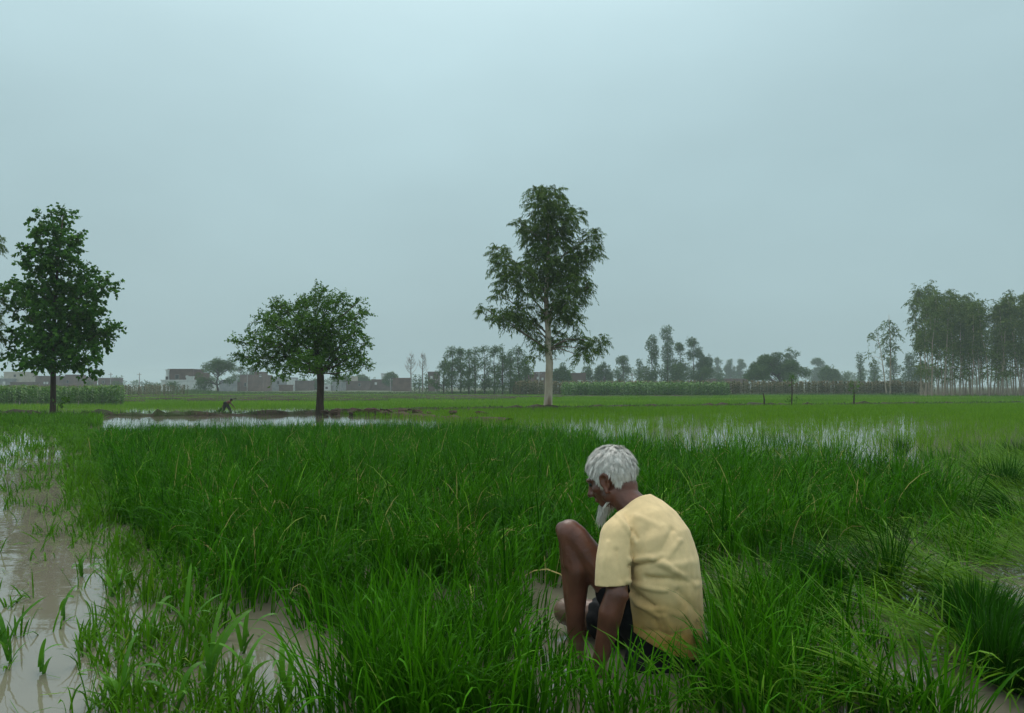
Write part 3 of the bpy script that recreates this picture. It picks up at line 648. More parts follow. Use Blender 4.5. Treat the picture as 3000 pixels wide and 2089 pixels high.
euc = tree('eucalyptus_tree', B, tb, cb, M['bark_pale'], M['eucleaf'], 'tall lone eucalyptus with pale trunk and drooping leaves in mid field', lb=lb)
# the edge of another eucalyptus that stands just left of the picture
B2 = G(-95, 1216, 0.0)
r2 = empty('eucalyptus_tree', B2, 'eucalyptus mostly outside the frame, drooping yellowish sprays at left edge', 'tree', rz=2.2); r2.scale = (0.62, 0.62, 0.68)
for ch in euc.children:
    c = ch.copy(); COL.objects.link(c); c.parent = r2

# ---- saplings and stakes on the bund at right
rng = np.random.default_rng(1004)
def sapling(name, px, py, top, tufts, label, bend=0.0, r=0.035):
    b = G(px, py, 0.05); Y = b[1]; tp = P(px + bend, top, Y)
    t_ = MB(); t_.tube([b - [0, 0, .2], b, (b + tp) / 2 + [0.03, 0, 0], tp], [r, r, r * .8, r * .5], 6)
    c_ = MB()
    for (cx, cy, rx, ry) in tufts:
        crown([(P(cx, cy, Y), (rx * Y / F_PX, rx * Y / F_PX, ry * Y / F_PX))], 90, 7, 0.3, 0.14, 0.05, 0.45, rng, 0.2, mb=c_)
    root = empty(name, b, label, 'sapling' if tufts else 'stake')
    t_.build('stem', M['bark_dark'], root, True, off=b)
    if tufts: c_.build('foliage', M['midleaf'], root, off=b)['kind'] = 'stuff'
sapling('stake', 2239, 1190, 1152, [], 'bare leaning stake on the bund, nearest the bushy domed tree', -3, 0.05)
sapling('sapling', 2319, 1190, 1108, [(2319, 1112, 14, 9), (2328, 1122, 8, 5), (2321, 1173, 7, 14), (2327, 1170, 4, 5)], 'thin sapling with a leafy tip and a ragged tuft at its foot')
sapling('sapling', 2501, 1188, 1128, [(2500, 1135, 9, 16), (2508, 1128, 6, 8), (2495, 1146, 5, 8)], 'short bushy sapling standing alone on the bund at right', 0, 0.05)

# ================================================================ BACKGROUND
def base_at(px, Y, z=LOW + 0.08):
    d = ray(px, 1132); return np.array([d[0] / d[1] * Y, Y, z])
def far_tree(name, px, top, wpx, Y, kind, label, group=None, seed=0, leafs=None, bark=None, trunk_px=None, leaf=None):
    rng = np.random.default_rng(2000 + seed)
    b = base_at(px, Y); tz = P(px, top, Y)[2]; H = tz - b[2]; Wm = wpx * Y / F_PX
    cl = []
    if kind == 'poplar':
        for k in range(34):
            h = rng.uniform(0.12, 0.93); w = 0.36 * (1 - 0.55 * abs(h - 0.42) / 0.55)
            cl.append((b + [rng.normal() * Wm * w * 0.75, rng.normal() * Wm * w * 0.75, h * H], np.array([.15, .15, .11]) * [Wm, Wm, Wm * 1.5]))
        cl.append((b + [rng.normal() * .05 * Wm, 0, .94 * H], np.array([.08 * Wm, .08 * Wm, .07 * H])))
    elif kind == 'column':
        for k in range(12):
            h = 0.16 + 0.78 * k / 11; w = (0.44 - 0.26 * abs(h - 0.45)); cl.append((b + [rng.normal() * Wm * .10, rng.normal() * Wm * .1, h * H], np.array([w * Wm * rng.uniform(.6, 1), w * Wm * .8, .075 * H])))
    elif kind == 'euc':
        for k in range(26):
            h = rng.uniform(0.16, 0.94); w = 0.42 * (1 - 0.5 * max(0, h - .6) / .4)
            cl.append((b + [rng.uniform(-1, 1) * Wm * w * .8, rng.uniform(-1, 1) * Wm * w * .8, h * H], np.array([.17 * Wm, .17 * Wm, .075 * H]) * rng.uniform(.7, 1.3)))
        cl.append((b + [0, 0, .95 * H], np.array([.14 * Wm, .14 * Wm, .05 * H])))
    elif kind == 'dome':
        for k in range(34):
            a = rng.uniform(0, 6.283); q = rng.uniform() ** .5; h = 0.28 + 0.62 * math.sqrt(max(0, 1 - q * q)) * rng.uniform(.35, 1)
            cl.append((b + [math.cos(a) * q * Wm * .42, math.sin(a) * q * Wm * .38, h * H], np.array([.11 * Wm, .11 * Wm, .13 * H]) * rng.uniform(.8, 1.2)))
    elif kind == 'umbrella':
        for k in range(26):
            a = rng.uniform(0, 6.283); q = rng.uniform() ** .6; h = 0.52 + 0.40 * math.sqrt(max(0, 1 - q * q)) * rng.uniform(.4, 1)
            cl.append((b + [math.cos(a) * q * Wm * .40, math.sin(a) * q * Wm * .38, h * H], np.array([.10 * Wm, .10 * Wm, .10 * H]) * rng.uniform(.8, 1.25)))
        for q in ((-.36, .30), (.30, .36), (-.25, .38), (.18, .32)):
            cl.append((b + [q[0] * Wm, rng.normal() * .1 * Wm, q[1] * H], np.array([.09 * Wm, .09 * Wm, .09 * H])))
    elif kind == 'bush':
        for k in range(9):
            cl.append((b + [rng.uniform(-.34, .34) * Wm, rng.uniform(-.3, .3) * Wm, rng.uniform(.15, .75) * H], np.array([.2 * Wm, .2 * Wm, .22 * H]) * rng.uniform(.7, 1.1)))
    t_ = MB(); rt = (trunk_px or 4) * Y / F_PX * .5
    hx = {'dome': .5, 'umbrella': .55, 'bush': .3}.get(kind, .9)
    tr = np.array([b - [0, 0, .3], b + [0, 0, .02 * H], b + [rng.normal() * .02 * Wm, 0, .3 * H], b + [rng.normal() * .04 * Wm, 0, .6 * hx / .9 * H], b + [0, 0, hx * H]])
    tr[:, 2] = np.maximum.accumulate(tr[:, 2] + np.arange(5) * 1e-3)
    t_.tube(tr, [rt * 1.2, rt, rt * .8, rt * .5, rt * .15], 6); limbs(t_, tr, cl, rng, rt * .45, b[2] + .2 * H, .5, 4)
    lw = (leafs or 1.0) * max(0.16, 3.0 * Y / F_PX)
    n_tw = 19.0 * (1.0 / lw) ** 1.1
    cb = crown(cl, n_tw * (1.7 if kind == 'dome' else 1.0), 5, lw * 2.0, lw, lw * .62, .45, rng, .2, .1, .5, shell=.42)
    return tree(name, b, t_, cb, bark or M['bark_dark'], leaf or M['farleaf'], label, group)

# distant wood that reads as one faint mass
rng = np.random.default_rng(31); mb = MB()
for k in range(120):
    Y = rng.uniform(430, 620); px = rng.uniform(-300, 3300); b = base_at(px, Y); H = rng.uniform(6, 13) * (1.25 if px > 1500 else 0.8)
    for q in range(5):
        crown([(b + [rng.normal() * 2.5, rng.normal() * 2, H * rng.uniform(.25, .85)], (2.6, 2.4, H * .2))], 3.0, 4, 1.6, 1.1, .8, .45, rng, .2, mb=mb)
tag(mb.build('distant_wood', M['farleaf']), 'faint line of hazy trees along the horizon', 'wood', kind='stuff')

G1 = 'poplars in the two rows by the village field'
pops = [(1300, 1040, 62, 128), (1325, 1012, 60, 124), (1350, 1016, 58, 128), (1374, 1020, 52, 122), (1392, 1014, 44, 120), (1420, 1008, 58, 124), (1448, 1010, 56, 122), (1472, 1006, 60, 118), (1495, 1024, 52, 120), (1520, 1008, 66, 116), (1540, 1036, 46, 114)]
for k, (px, top, w, Y) in enumerate(pops):
    far_tree('poplar_tree', px, top, w, Y, 'poplar', ('%s upright poplar from the left in the %s clump left of the lone eucalyptus' % (('first', 'second', 'third', 'fourth', 'fifth', 'sixth')[k if k < 5 else k - 5], 'left' if k < 5 else 'right')), G1, 40 + k, .95, trunk_px=4)
L = [  # px, top, width, Y, kind, label
 (640, 1043, 138, 150, 'umbrella', 'spreading umbrella-shaped tree with forked trunk beside the white house', 7),
 (600, 1085, 60, 152, 'bush', 'low bushy tree under the spreading tree by the white house', 4),
 (511, 1114, 42, 165, 'bush', 'small dark bush in front of the white house wall', 3),
 (705, 1072, 34, 240, 'poplar', 'hazy tree behind the spreading tree, left of the brick block', 3),
 (738, 1076, 36, 245, 'poplar', 'hazy tree rising behind the tall red brick block', 3),
 (270, 1108, 36, 215, 'bush', 'hazy bush between the brown sheds at left', 3),
 (355, 1115, 54, 215, 'bush', 'low hazy bush right of the first power pole at left', 3),
 (445, 1117, 62, 210, 'bush', 'low dark hedge bush touching the left end of the white house', 3),
 (878, 1105, 56, 235, 'bush', 'hazy tree behind the brown shed right of the round tree', 3),
 (922, 1110, 28, 232, 'poplar', 'thin hazy tree just left of the round tree trunk', 3),
 (1000, 1095, 60, 250, 'dome', 'hazy rounded tree just right of the round tree trunk', 3),
 (1060, 1092, 56, 255, 'dome', 'hazy rounded tree behind the cream water tank', 3),
 (1146, 1082, 58, 215, 'dome', 'hazy domed tree beside the small white roof room', 3),
 (1215, 1096, 14, 150, 'column', 'narrow dark evergreen shrub under the left bare tree', 2),
 (1229, 1098, 14, 150, 'column', 'narrow dark evergreen shrub between the two bare trees', 2),
 (1249, 1092, 15, 150, 'column', 'narrow dark evergreen shrub under the right bare tree', 2),
 (1646, 1060, 62, 150, 'dome', 'rounded willowy tree just right of the eucalyptus trunk', 4),
 (1725, 1072, 44, 190, 'euc', 'hazy tree behind the low roofed farm building', 3),
 (1768, 1048, 56, 175, 'dome', 'rounded hazy tree right of the low roofed farm building', 4),
 (1826, 1042, 52, 180, 'euc', 'broad hazy tree with a notched top behind the maize', 4),
 (1874, 1052, 28, 180, 'column', 'slim hazy tree standing alone left of the tall clump', 3),
 (1910, 978, 46, 160, 'euc', 'tall yellowish tree at the left of the dense clump', 4),
 (1957, 955, 58, 162, 'column', 'tallest column-shaped tree of the dense clump behind the maize', 5),
 (1992, 1004, 46, 165, 'euc', 'middle tree of the dense clump, lower than both neighbours', 4),
 (2033, 990, 56, 165, 'euc', 'wide-topped tree right of the middle of the dense clump', 4),
 (2070, 1030, 50, 165, 'dome', 'lowest rounded tree at the right end of the dense clump', 4),
 (1900, 1060, 60, 158, 'bush', 'bushy undergrowth at the left foot of the dense clump', 4),
 (1975, 1050, 80, 158, 'bush', 'bushy undergrowth at the middle foot of the dense clump', 4),
 (2050, 1058, 70, 160, 'bush', 'bushy undergrowth at the right foot of the dense clump', 4),
 (2103, 1047, 30, 330, 'euc', 'faint feathery tree just right of the dense clump', 3),
 (2140, 1052, 40, 340, 'euc', 'faint feathery tree, second right of the dense clump', 3),
 (2170, 1052, 40, 335, 'euc', 'faint feathery tree just left of the broad domed tree', 3),
 (2110, 1080, 28, 200, 'bush', 'small round bush in front of the faint feathery trees', 3),
 (2278, 1030, 196, 150, 'dome', 'very broad dark domed tree behind the maize at right', 6),
 (2320, 1018, 46, 190, 'poplar', 'upright tuft of tree tops showing above the broad dome', 3),
 (2398, 1048, 50, 340, 'euc', 'faint feathery tree just right of the broad domed tree', 3),
 (2430, 1066, 66, 200, 'dome', 'mid green rounded tree right of the broad domed tree', 4),
 (2475, 1080, 36, 230, 'bush', 'low tree left of the dark column tree at right', 3),
 (2521, 1033, 28, 185, 'column', 'dark column-shaped tree left of the leaning young eucalyptus', 4),
 (2562, 1060, 34, 180, 'column', 'bushy dark tree behind the leaning young eucalyptus', 4),
 (2618, 1042, 50, 185, 'euc', 'hazy tree behind the slim young eucalyptus', 4),
 (2662, 1034, 50, 190, 'column', 'hazy broad column tree between young eucalyptus and grove', 4),
 (2702, 1052, 46, 190, 'dome', 'hazy dark tree touching the left edge of the grove', 4)]
for k, (px, top, w, Y, kind, lab, tp) in enumerate(L):
    far_tree('background_tree', px, top, w, Y, kind, lab, None, 100 + k, 1.0 if Y < 230 else .8, trunk_px=tp)

# two bare trees
def bare_tree(px, top, Y, wpx, label, seed):
    rng = np.random.default_rng(seed); b = base_at(px, Y); H = P(px, top, Y)[2] - b[2]; t_ = MB(); Wm = wpx * Y / F_PX
    tr = np.array([b - [0, 0, .2], b + [.03, 0, .3 * H], b + [-.05, 0, .55 * H], b + [.05, 0, .8 * H], b + [0, 0, H]])
    t_.tube(tr, [.15, .12, .09, .05, .015], 6)
    for k in range(26):
        h = rng.uniform(.38, .9); a = np.array([np.interp(b[2] + h * H, tr[:, 2], tr[:, q]) for q in range(3)])
        s = rng.choice([-1, 1]); ln = Wm * .62 * (1.05 - h) * rng.uniform(.7, 1.2) + .15; c = a + [s * ln, rng.normal() * ln * .6, ln * rng.uniform(1.0, 1.8)]
        m_ = (a + c) / 2 + [s * ln * .1, 0, -ln * .08]; t_.tube([a, m_, c], [.045, .03, .012], 4)
        for q in range(3):
            a2 = a + (c - a) * rng.uniform(.4, .9); c2 = a2 + [s * rng.uniform(-.1, .5) * ln * .5, rng.normal() * .2, ln * rng.uniform(.3, .7)]; t_.tube([a2, (a2 + c2) / 2, c2], [.022, .016, .008], 3)
    root = empty('bare_tree', b, label, 'tree'); t_.build('trunk', M['bark_dry'], root, True, off=b)
bare_tree(1204, 1028, 150, 38, 'left of the two bare leafless trees by the village', 61)
bare_tree(1238, 1026, 150, 34, 'right of the two bare leafless trees by the village', 62)

# slim young eucalyptus pair left of the grove
rng = np.random.default_rng(71)
def slim(px0, px1, top, Y, tufts, label, r):
    b = base_at(px0, Y); t_ = MB(); tp = P(px1, top, Y)
    tr = [b - [0, 0, .2], b, b + (tp - b) * .35 + [.1, 0, 0], b + (tp - b) * .7 + [.15, 0, 0], tp]; t_.tube(tr, [r, r, r * .85, r * .6, r * .2], 6)
    cl = [(P(cx, cy, Y + rng.normal() * .3), np.array([rx, rx, ry]) * Y / F_PX) for cx, cy, rx, ry in tufts]; limbs(t_, tr, cl, rng, .05, b[2] + .25 * (tp[2] - b[2]), .4, 4)
    cb = crown(cl, 42, 8, .7, .36, .10, .4, rng, .7, .1, 1.2, flat=0)
    return tree('young_eucalyptus', b, t_, cb, M['bark_pale'], M['eucleaf'], label)
slim(2608, 2604, 922, 112, [(2596, 938, 9, 14), (2608, 950, 12, 14), (2588, 958, 12, 12), (2604, 980, 16, 18), (2622, 968, 10, 14), (2592, 1000, 14, 18), (2630, 985, 10, 14), (2612, 1020, 14, 18), (2598, 1030, 9, 14), (2628, 1018, 9, 14)], 'slim upright young eucalyptus with pale trunk left of the grove', .14)
slim(2597, 2571, 985, 110, [(2558, 978, 13, 10), (2550, 995, 7, 12), (2566, 1000, 5, 12), (2548, 1040, 12, 10), (2556, 1055, 7, 12), (2596, 1045, 10, 8)], 'thin young eucalyptus leaning left, yellowish leaf tufts, left of the grove', .10)

# the eucalyptus grove at right: forty-odd trees of five shapes
def grove_proto(seed, H):
    rng = np.random.default_rng(seed); t_ = MB(); z = np.linspace(0, H * .93, 8); off = np.cumsum(rng.normal(size=(8, 2)) * .09, 0) + (z / H)[:, None] * rng.normal(size=2) * .5; off -= off[0]
    tr = np.concatenate([off, z[:, None]], 1); tr[0, 2] = -.3
    r = .105 * (1 - .85 * z / H); t_.tube(tr, r, 6)
    cl = []
    for k in range(19):
        h = (.20 + .13 * (seed % 3)) + (.78 - .13 * (seed % 3)) * rng.uniform() ** .8; c = np.array([np.interp(h * H, z, off[:, 0]), np.interp(h * H, z, off[:, 1]), h * H]) + np.array([rng.normal() * .75, rng.normal() * .7, 0]) * (1.22 - h)
        cl.append((c, np.array([.62, .62, .9]) * rng.uniform(.7, 1.25)))
    cl.append((tr[-1] + [0, 0, .2], np.array([.5, .5, .8])))
    limbs(t_, tr, cl, rng, .035, .28 * H, .8, 4)
    for k in range(7):                                     # dead twigs low on the stem
        h = rng.uniform(.12, .38) * H; a = np.array([np.interp(h, z, off[:, 0]), np.interp(h, z, off[:, 1]), h]); c = a + [rng.normal() * .7, rng.normal() * .7, rng.uniform(.2, .9)]
        t_.tube([a, (a + c) / 2, c], [.014, .01, .005], 3)
    cb = crown(cl, 26, 9, .75, .34, .12, .4, rng, .5, .05, .9, shell=.5, flat=0)
    return t_.build('trunk', M['bark_grove'], None, True, link=False).data, cb.build('crown', M['grove'], None, link=False).data
protos = [grove_proto(3000 + k, 14.5) for k in range(6)]
rng = np.random.default_rng(72); Gr = 'eucalyptus grove at the right edge'
spots = []
for row, (Y, z0, n) in enumerate([(96, 2698, 14), (100, 2694, 13), (105, 2706, 13), (111, 2700, 12)]):
    for k in range(n): spots.append((z0 + 8 + (3080 - z0) * (k + rng.uniform(-.3, .3)) / n, Y + rng.normal() * .7))
for k, (px, Y) in enumerate(spots):
    b = base_at(px, Y, LOW + .02); top = np.interp(px, [2680, 2700, 2730, 2760, 2800, 2850, 2900, 2960, 3080], [905, 850, 832, 855, 850, 862, 868, 850, 855]) + rng.choice([-8, 6, 20, 55], p=[.2, .3, .3, .2]) * 1.25 + rng.uniform(-12, 14)
    H = P(px, top, Y)[2] - b[2]; s = H / 14.9
    root = empty('grove_eucalyptus', b, 'tall slender eucalyptus with bare pale stem crowded in the grove at right', 'tree', Gr, rz=rng.uniform(0, 6.28)); root.scale = (.92, .92, s)
    root.rotation_euler[1] = rng.normal() * .045; root.rotation_euler[0] = rng.normal() * .03
    tm, cm = protos[rng.integers(0, 6)]
    for nm, me in (('trunk', tm), ('crown', cm)):
        o = bpy.data.objects.new(nm, me); COL.objects.link(o); o.parent = root
        if nm == 'crown': o['kind'] = 'stuff'
mb = MB()                                                  # dry undergrowth among the stems
for k in range(900):
    px = rng.uniform(2690, 3080); Y = rng.uniform(95, 113); b = base_at(px, Y, LOW); q = b + [rng.normal() * .25, rng.normal() * .2, rng.uniform(.6, 2.2)]
    mb.tube([b, (b + q) / 2 + rng.normal(size=3) * .08, q], [.016, .012, .006], 3, rnd=rng.uniform())
tag(mb.build('dry_undergrowth', M['bark_grove']), 'brown twiggy undergrowth between the grove stems', 'undergrowth', kind='stuff')

# ---- maize fields
def maize_template(rng, H, tassel):
    mb = MB(); mb.tube([(0, 0, 0), (0.02, 0, H * .5), (0, 0, H * .95)], [.02, .016, .008], 3, rnd=.5)
    n = 9; z = np.linspace(.12, .88, n) * H; az = np.arange(n) * math.pi + rng.normal(size=n) * .5
    V, T, m = blades(np.stack([z * 0, z * 0, z], -1), rng.uniform(.45, .75, n) * H * .42, np.full(n, .115), az, np.full(n, .5), rng.uniform(.9, 1.7, n), 4, rng, 1.2, .3)
    mb.add(V, T=T, rnd=np.repeat(rng.uniform(.1, .8, n), m))
    if tassel:
        n = 5; V, T, m = blades(np.tile([0, 0, H * .93], (n, 1)).astype(float), np.full(n, H * .14), np.full(n, .035), rng.uniform(0, 6.28, n), rng.uniform(.1, .6, n), np.full(n, .3), 2, rng); mb.add(V, T=T, rnd=np.full(n * m, 1.0))
    return mb.arrays()
def maize_field(name, poly_px, n, H, m_, label, tassel, seed, z=LOW):
    rng = np.random.default_rng(seed); tp = [maize_template(rng, 1.0, tassel) for _ in range(6)]; mb = MB()
    poly = [base_at(px, Y)[:2] for px, Y in poly_px]
    q = scatter(poly, n, rng); q = q[np.argsort(q[:, 1])]
    for c in q:
        V, T, Q, r = tp[rng.integers(0, 6)]; a = rng.uniform(0, 6.28); s = H * rng.uniform(.82, 1.12) * (1 + .05 * float(smooth_noise(c[0], c[1], 6, seed)))
        Rm = np.array([[math.cos(a), -math.sin(a), 0], [math.sin(a), math.cos(a), 0], [0, 0, 1]])
        mb.add((V * s) @ Rm.T + [c[0], c[1], z], T=T, Q=Q, rnd=np.clip(r + rng.normal() * .12, 0, 1))
    return tag(mb.build(name, m_), label, 'maize', kind='stuff')
maize_field('maize_field', [(-350, 58), (362, 58), (366, 64), (-350, 66)], 1500, 1.30, M['maize'], 'dark green maize crop at the left edge behind the poplar', True, 81)
maize_field('ripe_maize_field', [(-350, 96), (470, 100), (555, 104), (545, 116), (-350, 118)], 900, 1.45, M['maize_dry'], 'pale brown ripening maize beyond the green maize at left', True, 82)
maize_field('maize_field', [(1660, 99), (2120, 99), (2138, 104), (2130, 108), (1640, 108)], 1200, 1.85, M['maize'], 'bright green leafy maize strip right of the lone eucalyptus', False, 83)
maize_field('ripe_maize_field', [(1515, 108), (2130, 110), (2720, 112), (2740, 122), (1500, 120)], 2300, 2.0, M['maize_dry'], 'brown tasselled maize field running behind the bright maize to the grove', True, 84)
# scrub along the village edge
rng = np.random.default_rng(85); parts = []
SC = [(280, 122), (1540, 122), (1540, 150), (280, 165)]
q = scatter([base_at(a, b)[:2] for a, b in SC], 9000, rng); pxq = proj(np.concatenate([q, np.full((len(q), 1), LOW)], 1))[0]
hgt = .28 + .22 * np.clip(smooth_noise(q[:, 0], q[:, 1], 12, 86, 3), -.6, 2) + .5 * np.exp(-((pxq - 560) / 70) ** 2) + .35 * np.exp(-((pxq - 1420) / 110) ** 2)
for k in range(4):
    n = len(q); b = np.stack([q[:, 0] + rng.normal(size=n) * .2, q[:, 1] + rng.normal(size=n) * .2, np.full(n, LOW + .02)], -1)
    parts.append(grass('', b, hgt * rng.uniform(.6, 1.3, n), np.full(n, .12), None, rng, seg=2, th0=np.abs(rng.normal(size=n)) * .5, kap=rng.uniform(.1, 1, n)))
q = scatter([base_at(a, b)[:2] for a, b in [(2130, 104), (2690, 100), (2690, 111), (2140, 109)]], 3500, rng); n = len(q)
parts.append(grass('', np.stack([q[:, 0], q[:, 1], np.full(n, LOW)], -1), rng.uniform(.3, .7, n), np.full(n, .10), None, rng, seg=2, th0=np.abs(rng.normal(size=n)) * .5))
join('field_scrub', parts, M['scrub'], 'pale green weeds and scrub along the far edge of the paddies', 'scrub')

# ---- village
def house(name, label, Y, blocks, windows=(), extra=None):
    """blocks: (px0,px1,top,bottom|None,material[,depth]); windows: (px0,px1,y0,y1,material)"""
    px0 = min(b[0] for b in blocks); px1 = max(b[1] for b in blocks); o0 = base_at((px0 + px1) / 2, Y)
    root = empty(name, o0, label, 'building')
    for k, bl in enumerate(blocks):
        a, b, top, bot, m_ = bl[:5]; dep = bl[5] if len(bl) > 5 else 5.0; yo = bl[6] if len(bl) > 6 else 0.0
        x0, x1 = P(a, 1132, Y)[0], P(b, 1132, Y)[0]; z1 = P(a, top, Y)[2]; z0 = o0[2] - .2 if bot is None else P(a, bot, Y)[2]
        mb = MB(); mb.box((x0, Y + yo, z0), (x1, Y + yo + dep, z1)); mb.build('wall', M[m_], root, off=o0)
        mb = MB()                                          # parapet coping round a flat roof
        t_ = .22
        mb.box((x0 - .1, Y + yo - .1, z1 + .003), (x1 + .1, Y + yo + t_, z1 + .28)); mb.box((x0 - .1, Y + yo + dep - t_, z1 + .003), (x1 + .1, Y + yo + dep + .1, z1 + .28))
        mb.box((x0 - .1, Y + yo + t_, z1 + .003), (x0 + t_, Y + yo + dep - t_, z1 + .27)); mb.box((x1 - t_, Y + yo + t_, z1 + .003), (x1 + .1, Y + yo + dep - t_, z1 + .27))
        mb.build('parapet', M[bl[7]] if len(bl) > 7 else M[m_], root, off=o0)
    for wd in windows:
        a, b, y0, y1, m_ = wd[:5]; yo = wd[5] if len(wd) > 5 else 0.0
        x0, x1 = P(a, 1132, Y)[0], P(b, 1132, Y)[0]; z1, z0 = P(a, y0, Y)[2], P(a, y1, Y)[2]
        f = MB(); t_ = .09
        for (A, Bb) in (((x0 - t_, z0 - t_), (x1 + t_, z0)), ((x0 - t_, z1), (x1 + t_, z1 + t_)), ((x0 - t_, z0), (x0, z1)), ((x1, z0), (x1 + t_, z1))): f.box((A[0], Y + yo - .08, A[1]), (Bb[0], Y + yo + .02, Bb[1]))
        fo = f.build('window', M['concrete'], root, off=o0); g = MB(); g.box((x0, Y + yo - .03, z0), (x1, Y + yo - .004, z1)); g.build('pane', M[m_], fo, off=o0)
    return root
house('village_house', 'two-storey house with dark brick upper floor over a white limewashed ground floor', 172, [(472, 590, 1116, None, 'plaster_white', 8), (488, 562, 1084, 1116, 'brick_dark', 6, .6), (551, 582, 1094, 1116, 'brick', 5, 1.2), (484, 492, 1086, 1116, 'plaster_white', 1.2, .2), (545, 566, 1106, 1116, 'plaster_white', .5, -.02)],
      [(541, 548, 1100, 1106, 'plaster_white', .6), (510, 520, 1098, 1110, 'pane', .6), (484.5, 490, 1104, 1112, 'pane', .2)])
house('village_house', 'tall plain red brick block with a pale roof-level window opening', 205, [(703, 769, 1101, None, 'brick', 8), (694, 706, 1122, None, 'brick_dark', 5, -.4), (744, 769, 1092, 1101, 'brick', 4, .3)], [(760, 765.5, 1097, 1104, 'plaster_white', -.05), (716, 721, 1122, 1132, 'pane')])
house('compound_wall', 'long grey plastered compound wall behind the spreading tree', 200, [(642, 693, 1117, None, 'plaster_grey', .5)])
house('village_house', 'cream two-part house at the far left edge', 215, [(10, 65, 1092, None, 'plaster_cream', 7), (5, 48, 1112, None, 'plaster_grey', 4, -1.5)], [(18, 26, 1118, 1134, 'plaster_white', -1.5), (40, 46, 1098, 1104, 'pane')])
house('compound_wall', 'low brown brick wall at far left below the cream house', 210, [(30, 112, 1122, None, 'brick_dark', .5)])
house('village_house', 'brown brick house with two small white windows behind the poplar', 214, [(103, 172, 1104, None, 'brick_dark', 8)], [(128, 133, 1119, 1125, 'plaster_white'), (136, 141, 1119, 1125, 'plaster_white')])
house('village_house', 'long brown brick house right of the poplar trunk', 217, [(174, 240, 1106, None, 'brick', 8), (184, 216, 1100, 1106, 'brick_dark', 5, 1)], [(195, 201, 1114, 1122, 'pane')])
house('village_house', 'small brown brick block beside the first power pole', 216, [(287, 328, 1110, None, 'brick_dark', 6)], [(300, 305, 1116, 1123, 'pane')])
house('village_house', 'grey plastered house with a white roof room', 222, [(769, 850, 1108, None, 'plaster_grey', 8), (842, 856, 1112, None, 'plaster_white', 4, -.6)], [(790, 797, 1117, 1125, 'pane'), (812, 818, 1117, 1125, 'pane')])
house('compound_wall', 'low red painted wall in front of the grey house', 214, [(817, 858, 1130, None, 'brick', .4)])
house('village_shed', 'dark brown brick shed left of the round tree trunk', 225, [(862, 906, 1118, None, 'brick_dark', 6)])
house('village_shed', 'small pale shed right of the round tree trunk', 222, [(950, 969, 1130, None, 'plaster_white', 4), (974, 1003, 1122, None, 'plaster_grey', 5)], [(954, 960, 1134, 1139, 'pane')])
house('village_house', 'wide brown brick house with a cream water tank on its roof', 228, [(1011, 1083, 1119, None, 'brick_dark', 8), (1025, 1040, 1105, 1119, 'plaster_cream', 3, 1)], [(1050, 1056, 1124, 1131, 'pane')])
house('village_house', 'grey brown house with a small white roof room near the bare trees', 230, [(1088, 1152, 1114, None, 'brick_dark', 8), (1115, 1133, 1096, 1114, 'plaster_white', 4, 1)], [(1098, 1104, 1120, 1127, 'plaster_white')])
house('compound_wall', 'reddish brick wall below the left bare tree', 200, [(1150, 1202, 1110, None, 'brick', .5)])
house('village_house', 'narrow brick house with one white window left of the poplar rows', 190, [(1253, 1282, 1092, None, 'brick_dark', 6)], [(1261, 1267, 1102, 1110, 'plaster_white')])
house('village_house', 'red brown brick house between the poplar rows and eucalyptus trunk', 185, [(1543, 1568, 1100, None, 'brick', 7), (1566, 1606, 1093, None, 'brick', 8, .5)], [(1573, 1580, 1104, 1111, 'plaster_white', .5), (1587, 1592, 1107, 1114, 'plaster_white', .5)])
house('farm_building', 'low grey brown farm building with a white doorway right of the eucalyptus', 180, [(1664, 1716, 1096, None, 'brick_dark', 8)], [(1692, 1706, 1114, 1124, 'plaster_white')])
house('farm_building', 'low brown farm wall right of the dense clump of trees', 210, [(2080, 2190, 1112, None, 'brick', 3)])
# power poles
def pole(px, top, Y, label):
    b = base_at(px, Y); tz = P(px, top, Y)[2]; root = empty('power_pole', b, label, 'pole')
    m1 = MB(); m1.tube([b - [0, 0, .4], b, np.array([b[0], b[1], tz])], [.15, .15, .10], 8); m1.build('post', M['concrete'], root, True, off=b)
    m2 = MB(); m2.box((b[0] - .6, b[1] - .2, tz - .55), (b[0] + .6, b[1] - .11, tz - .45)); m2.build('crossarm', M['concrete'], root, off=b)
    m3 = MB()
    for q in (-.5, 0, .5): m3.tube([(b[0] + q, b[1] - .155, tz - .45), (b[0] + q, b[1] - .155, tz - .25)], [.05, .03], 6)
    m3.build('insulators', M['plaster_white'], root, off=b)
for a in [(324, 1092, 205, 'concrete power pole right of the poplar'), (408, 1092, 205, 'power pole standing alone left of the white house'), (724, 1091, 200, 'pale power pole in front of the tall red brick block'), (996, 1112, 205, 'pale power pole right of the round tree trunk'),
          (1144, 1108, 205, 'power pole beside the domed hazy tree'), (1276, 1108, 170, 'power pole beside the narrow house left of the poplars'), (1579, 1090, 178, 'thin pole in front of the brick house left of the eucalyptus'), (1852, 1092, 170, 'pale pole left of the slim hazy tree')]: pole(*a)

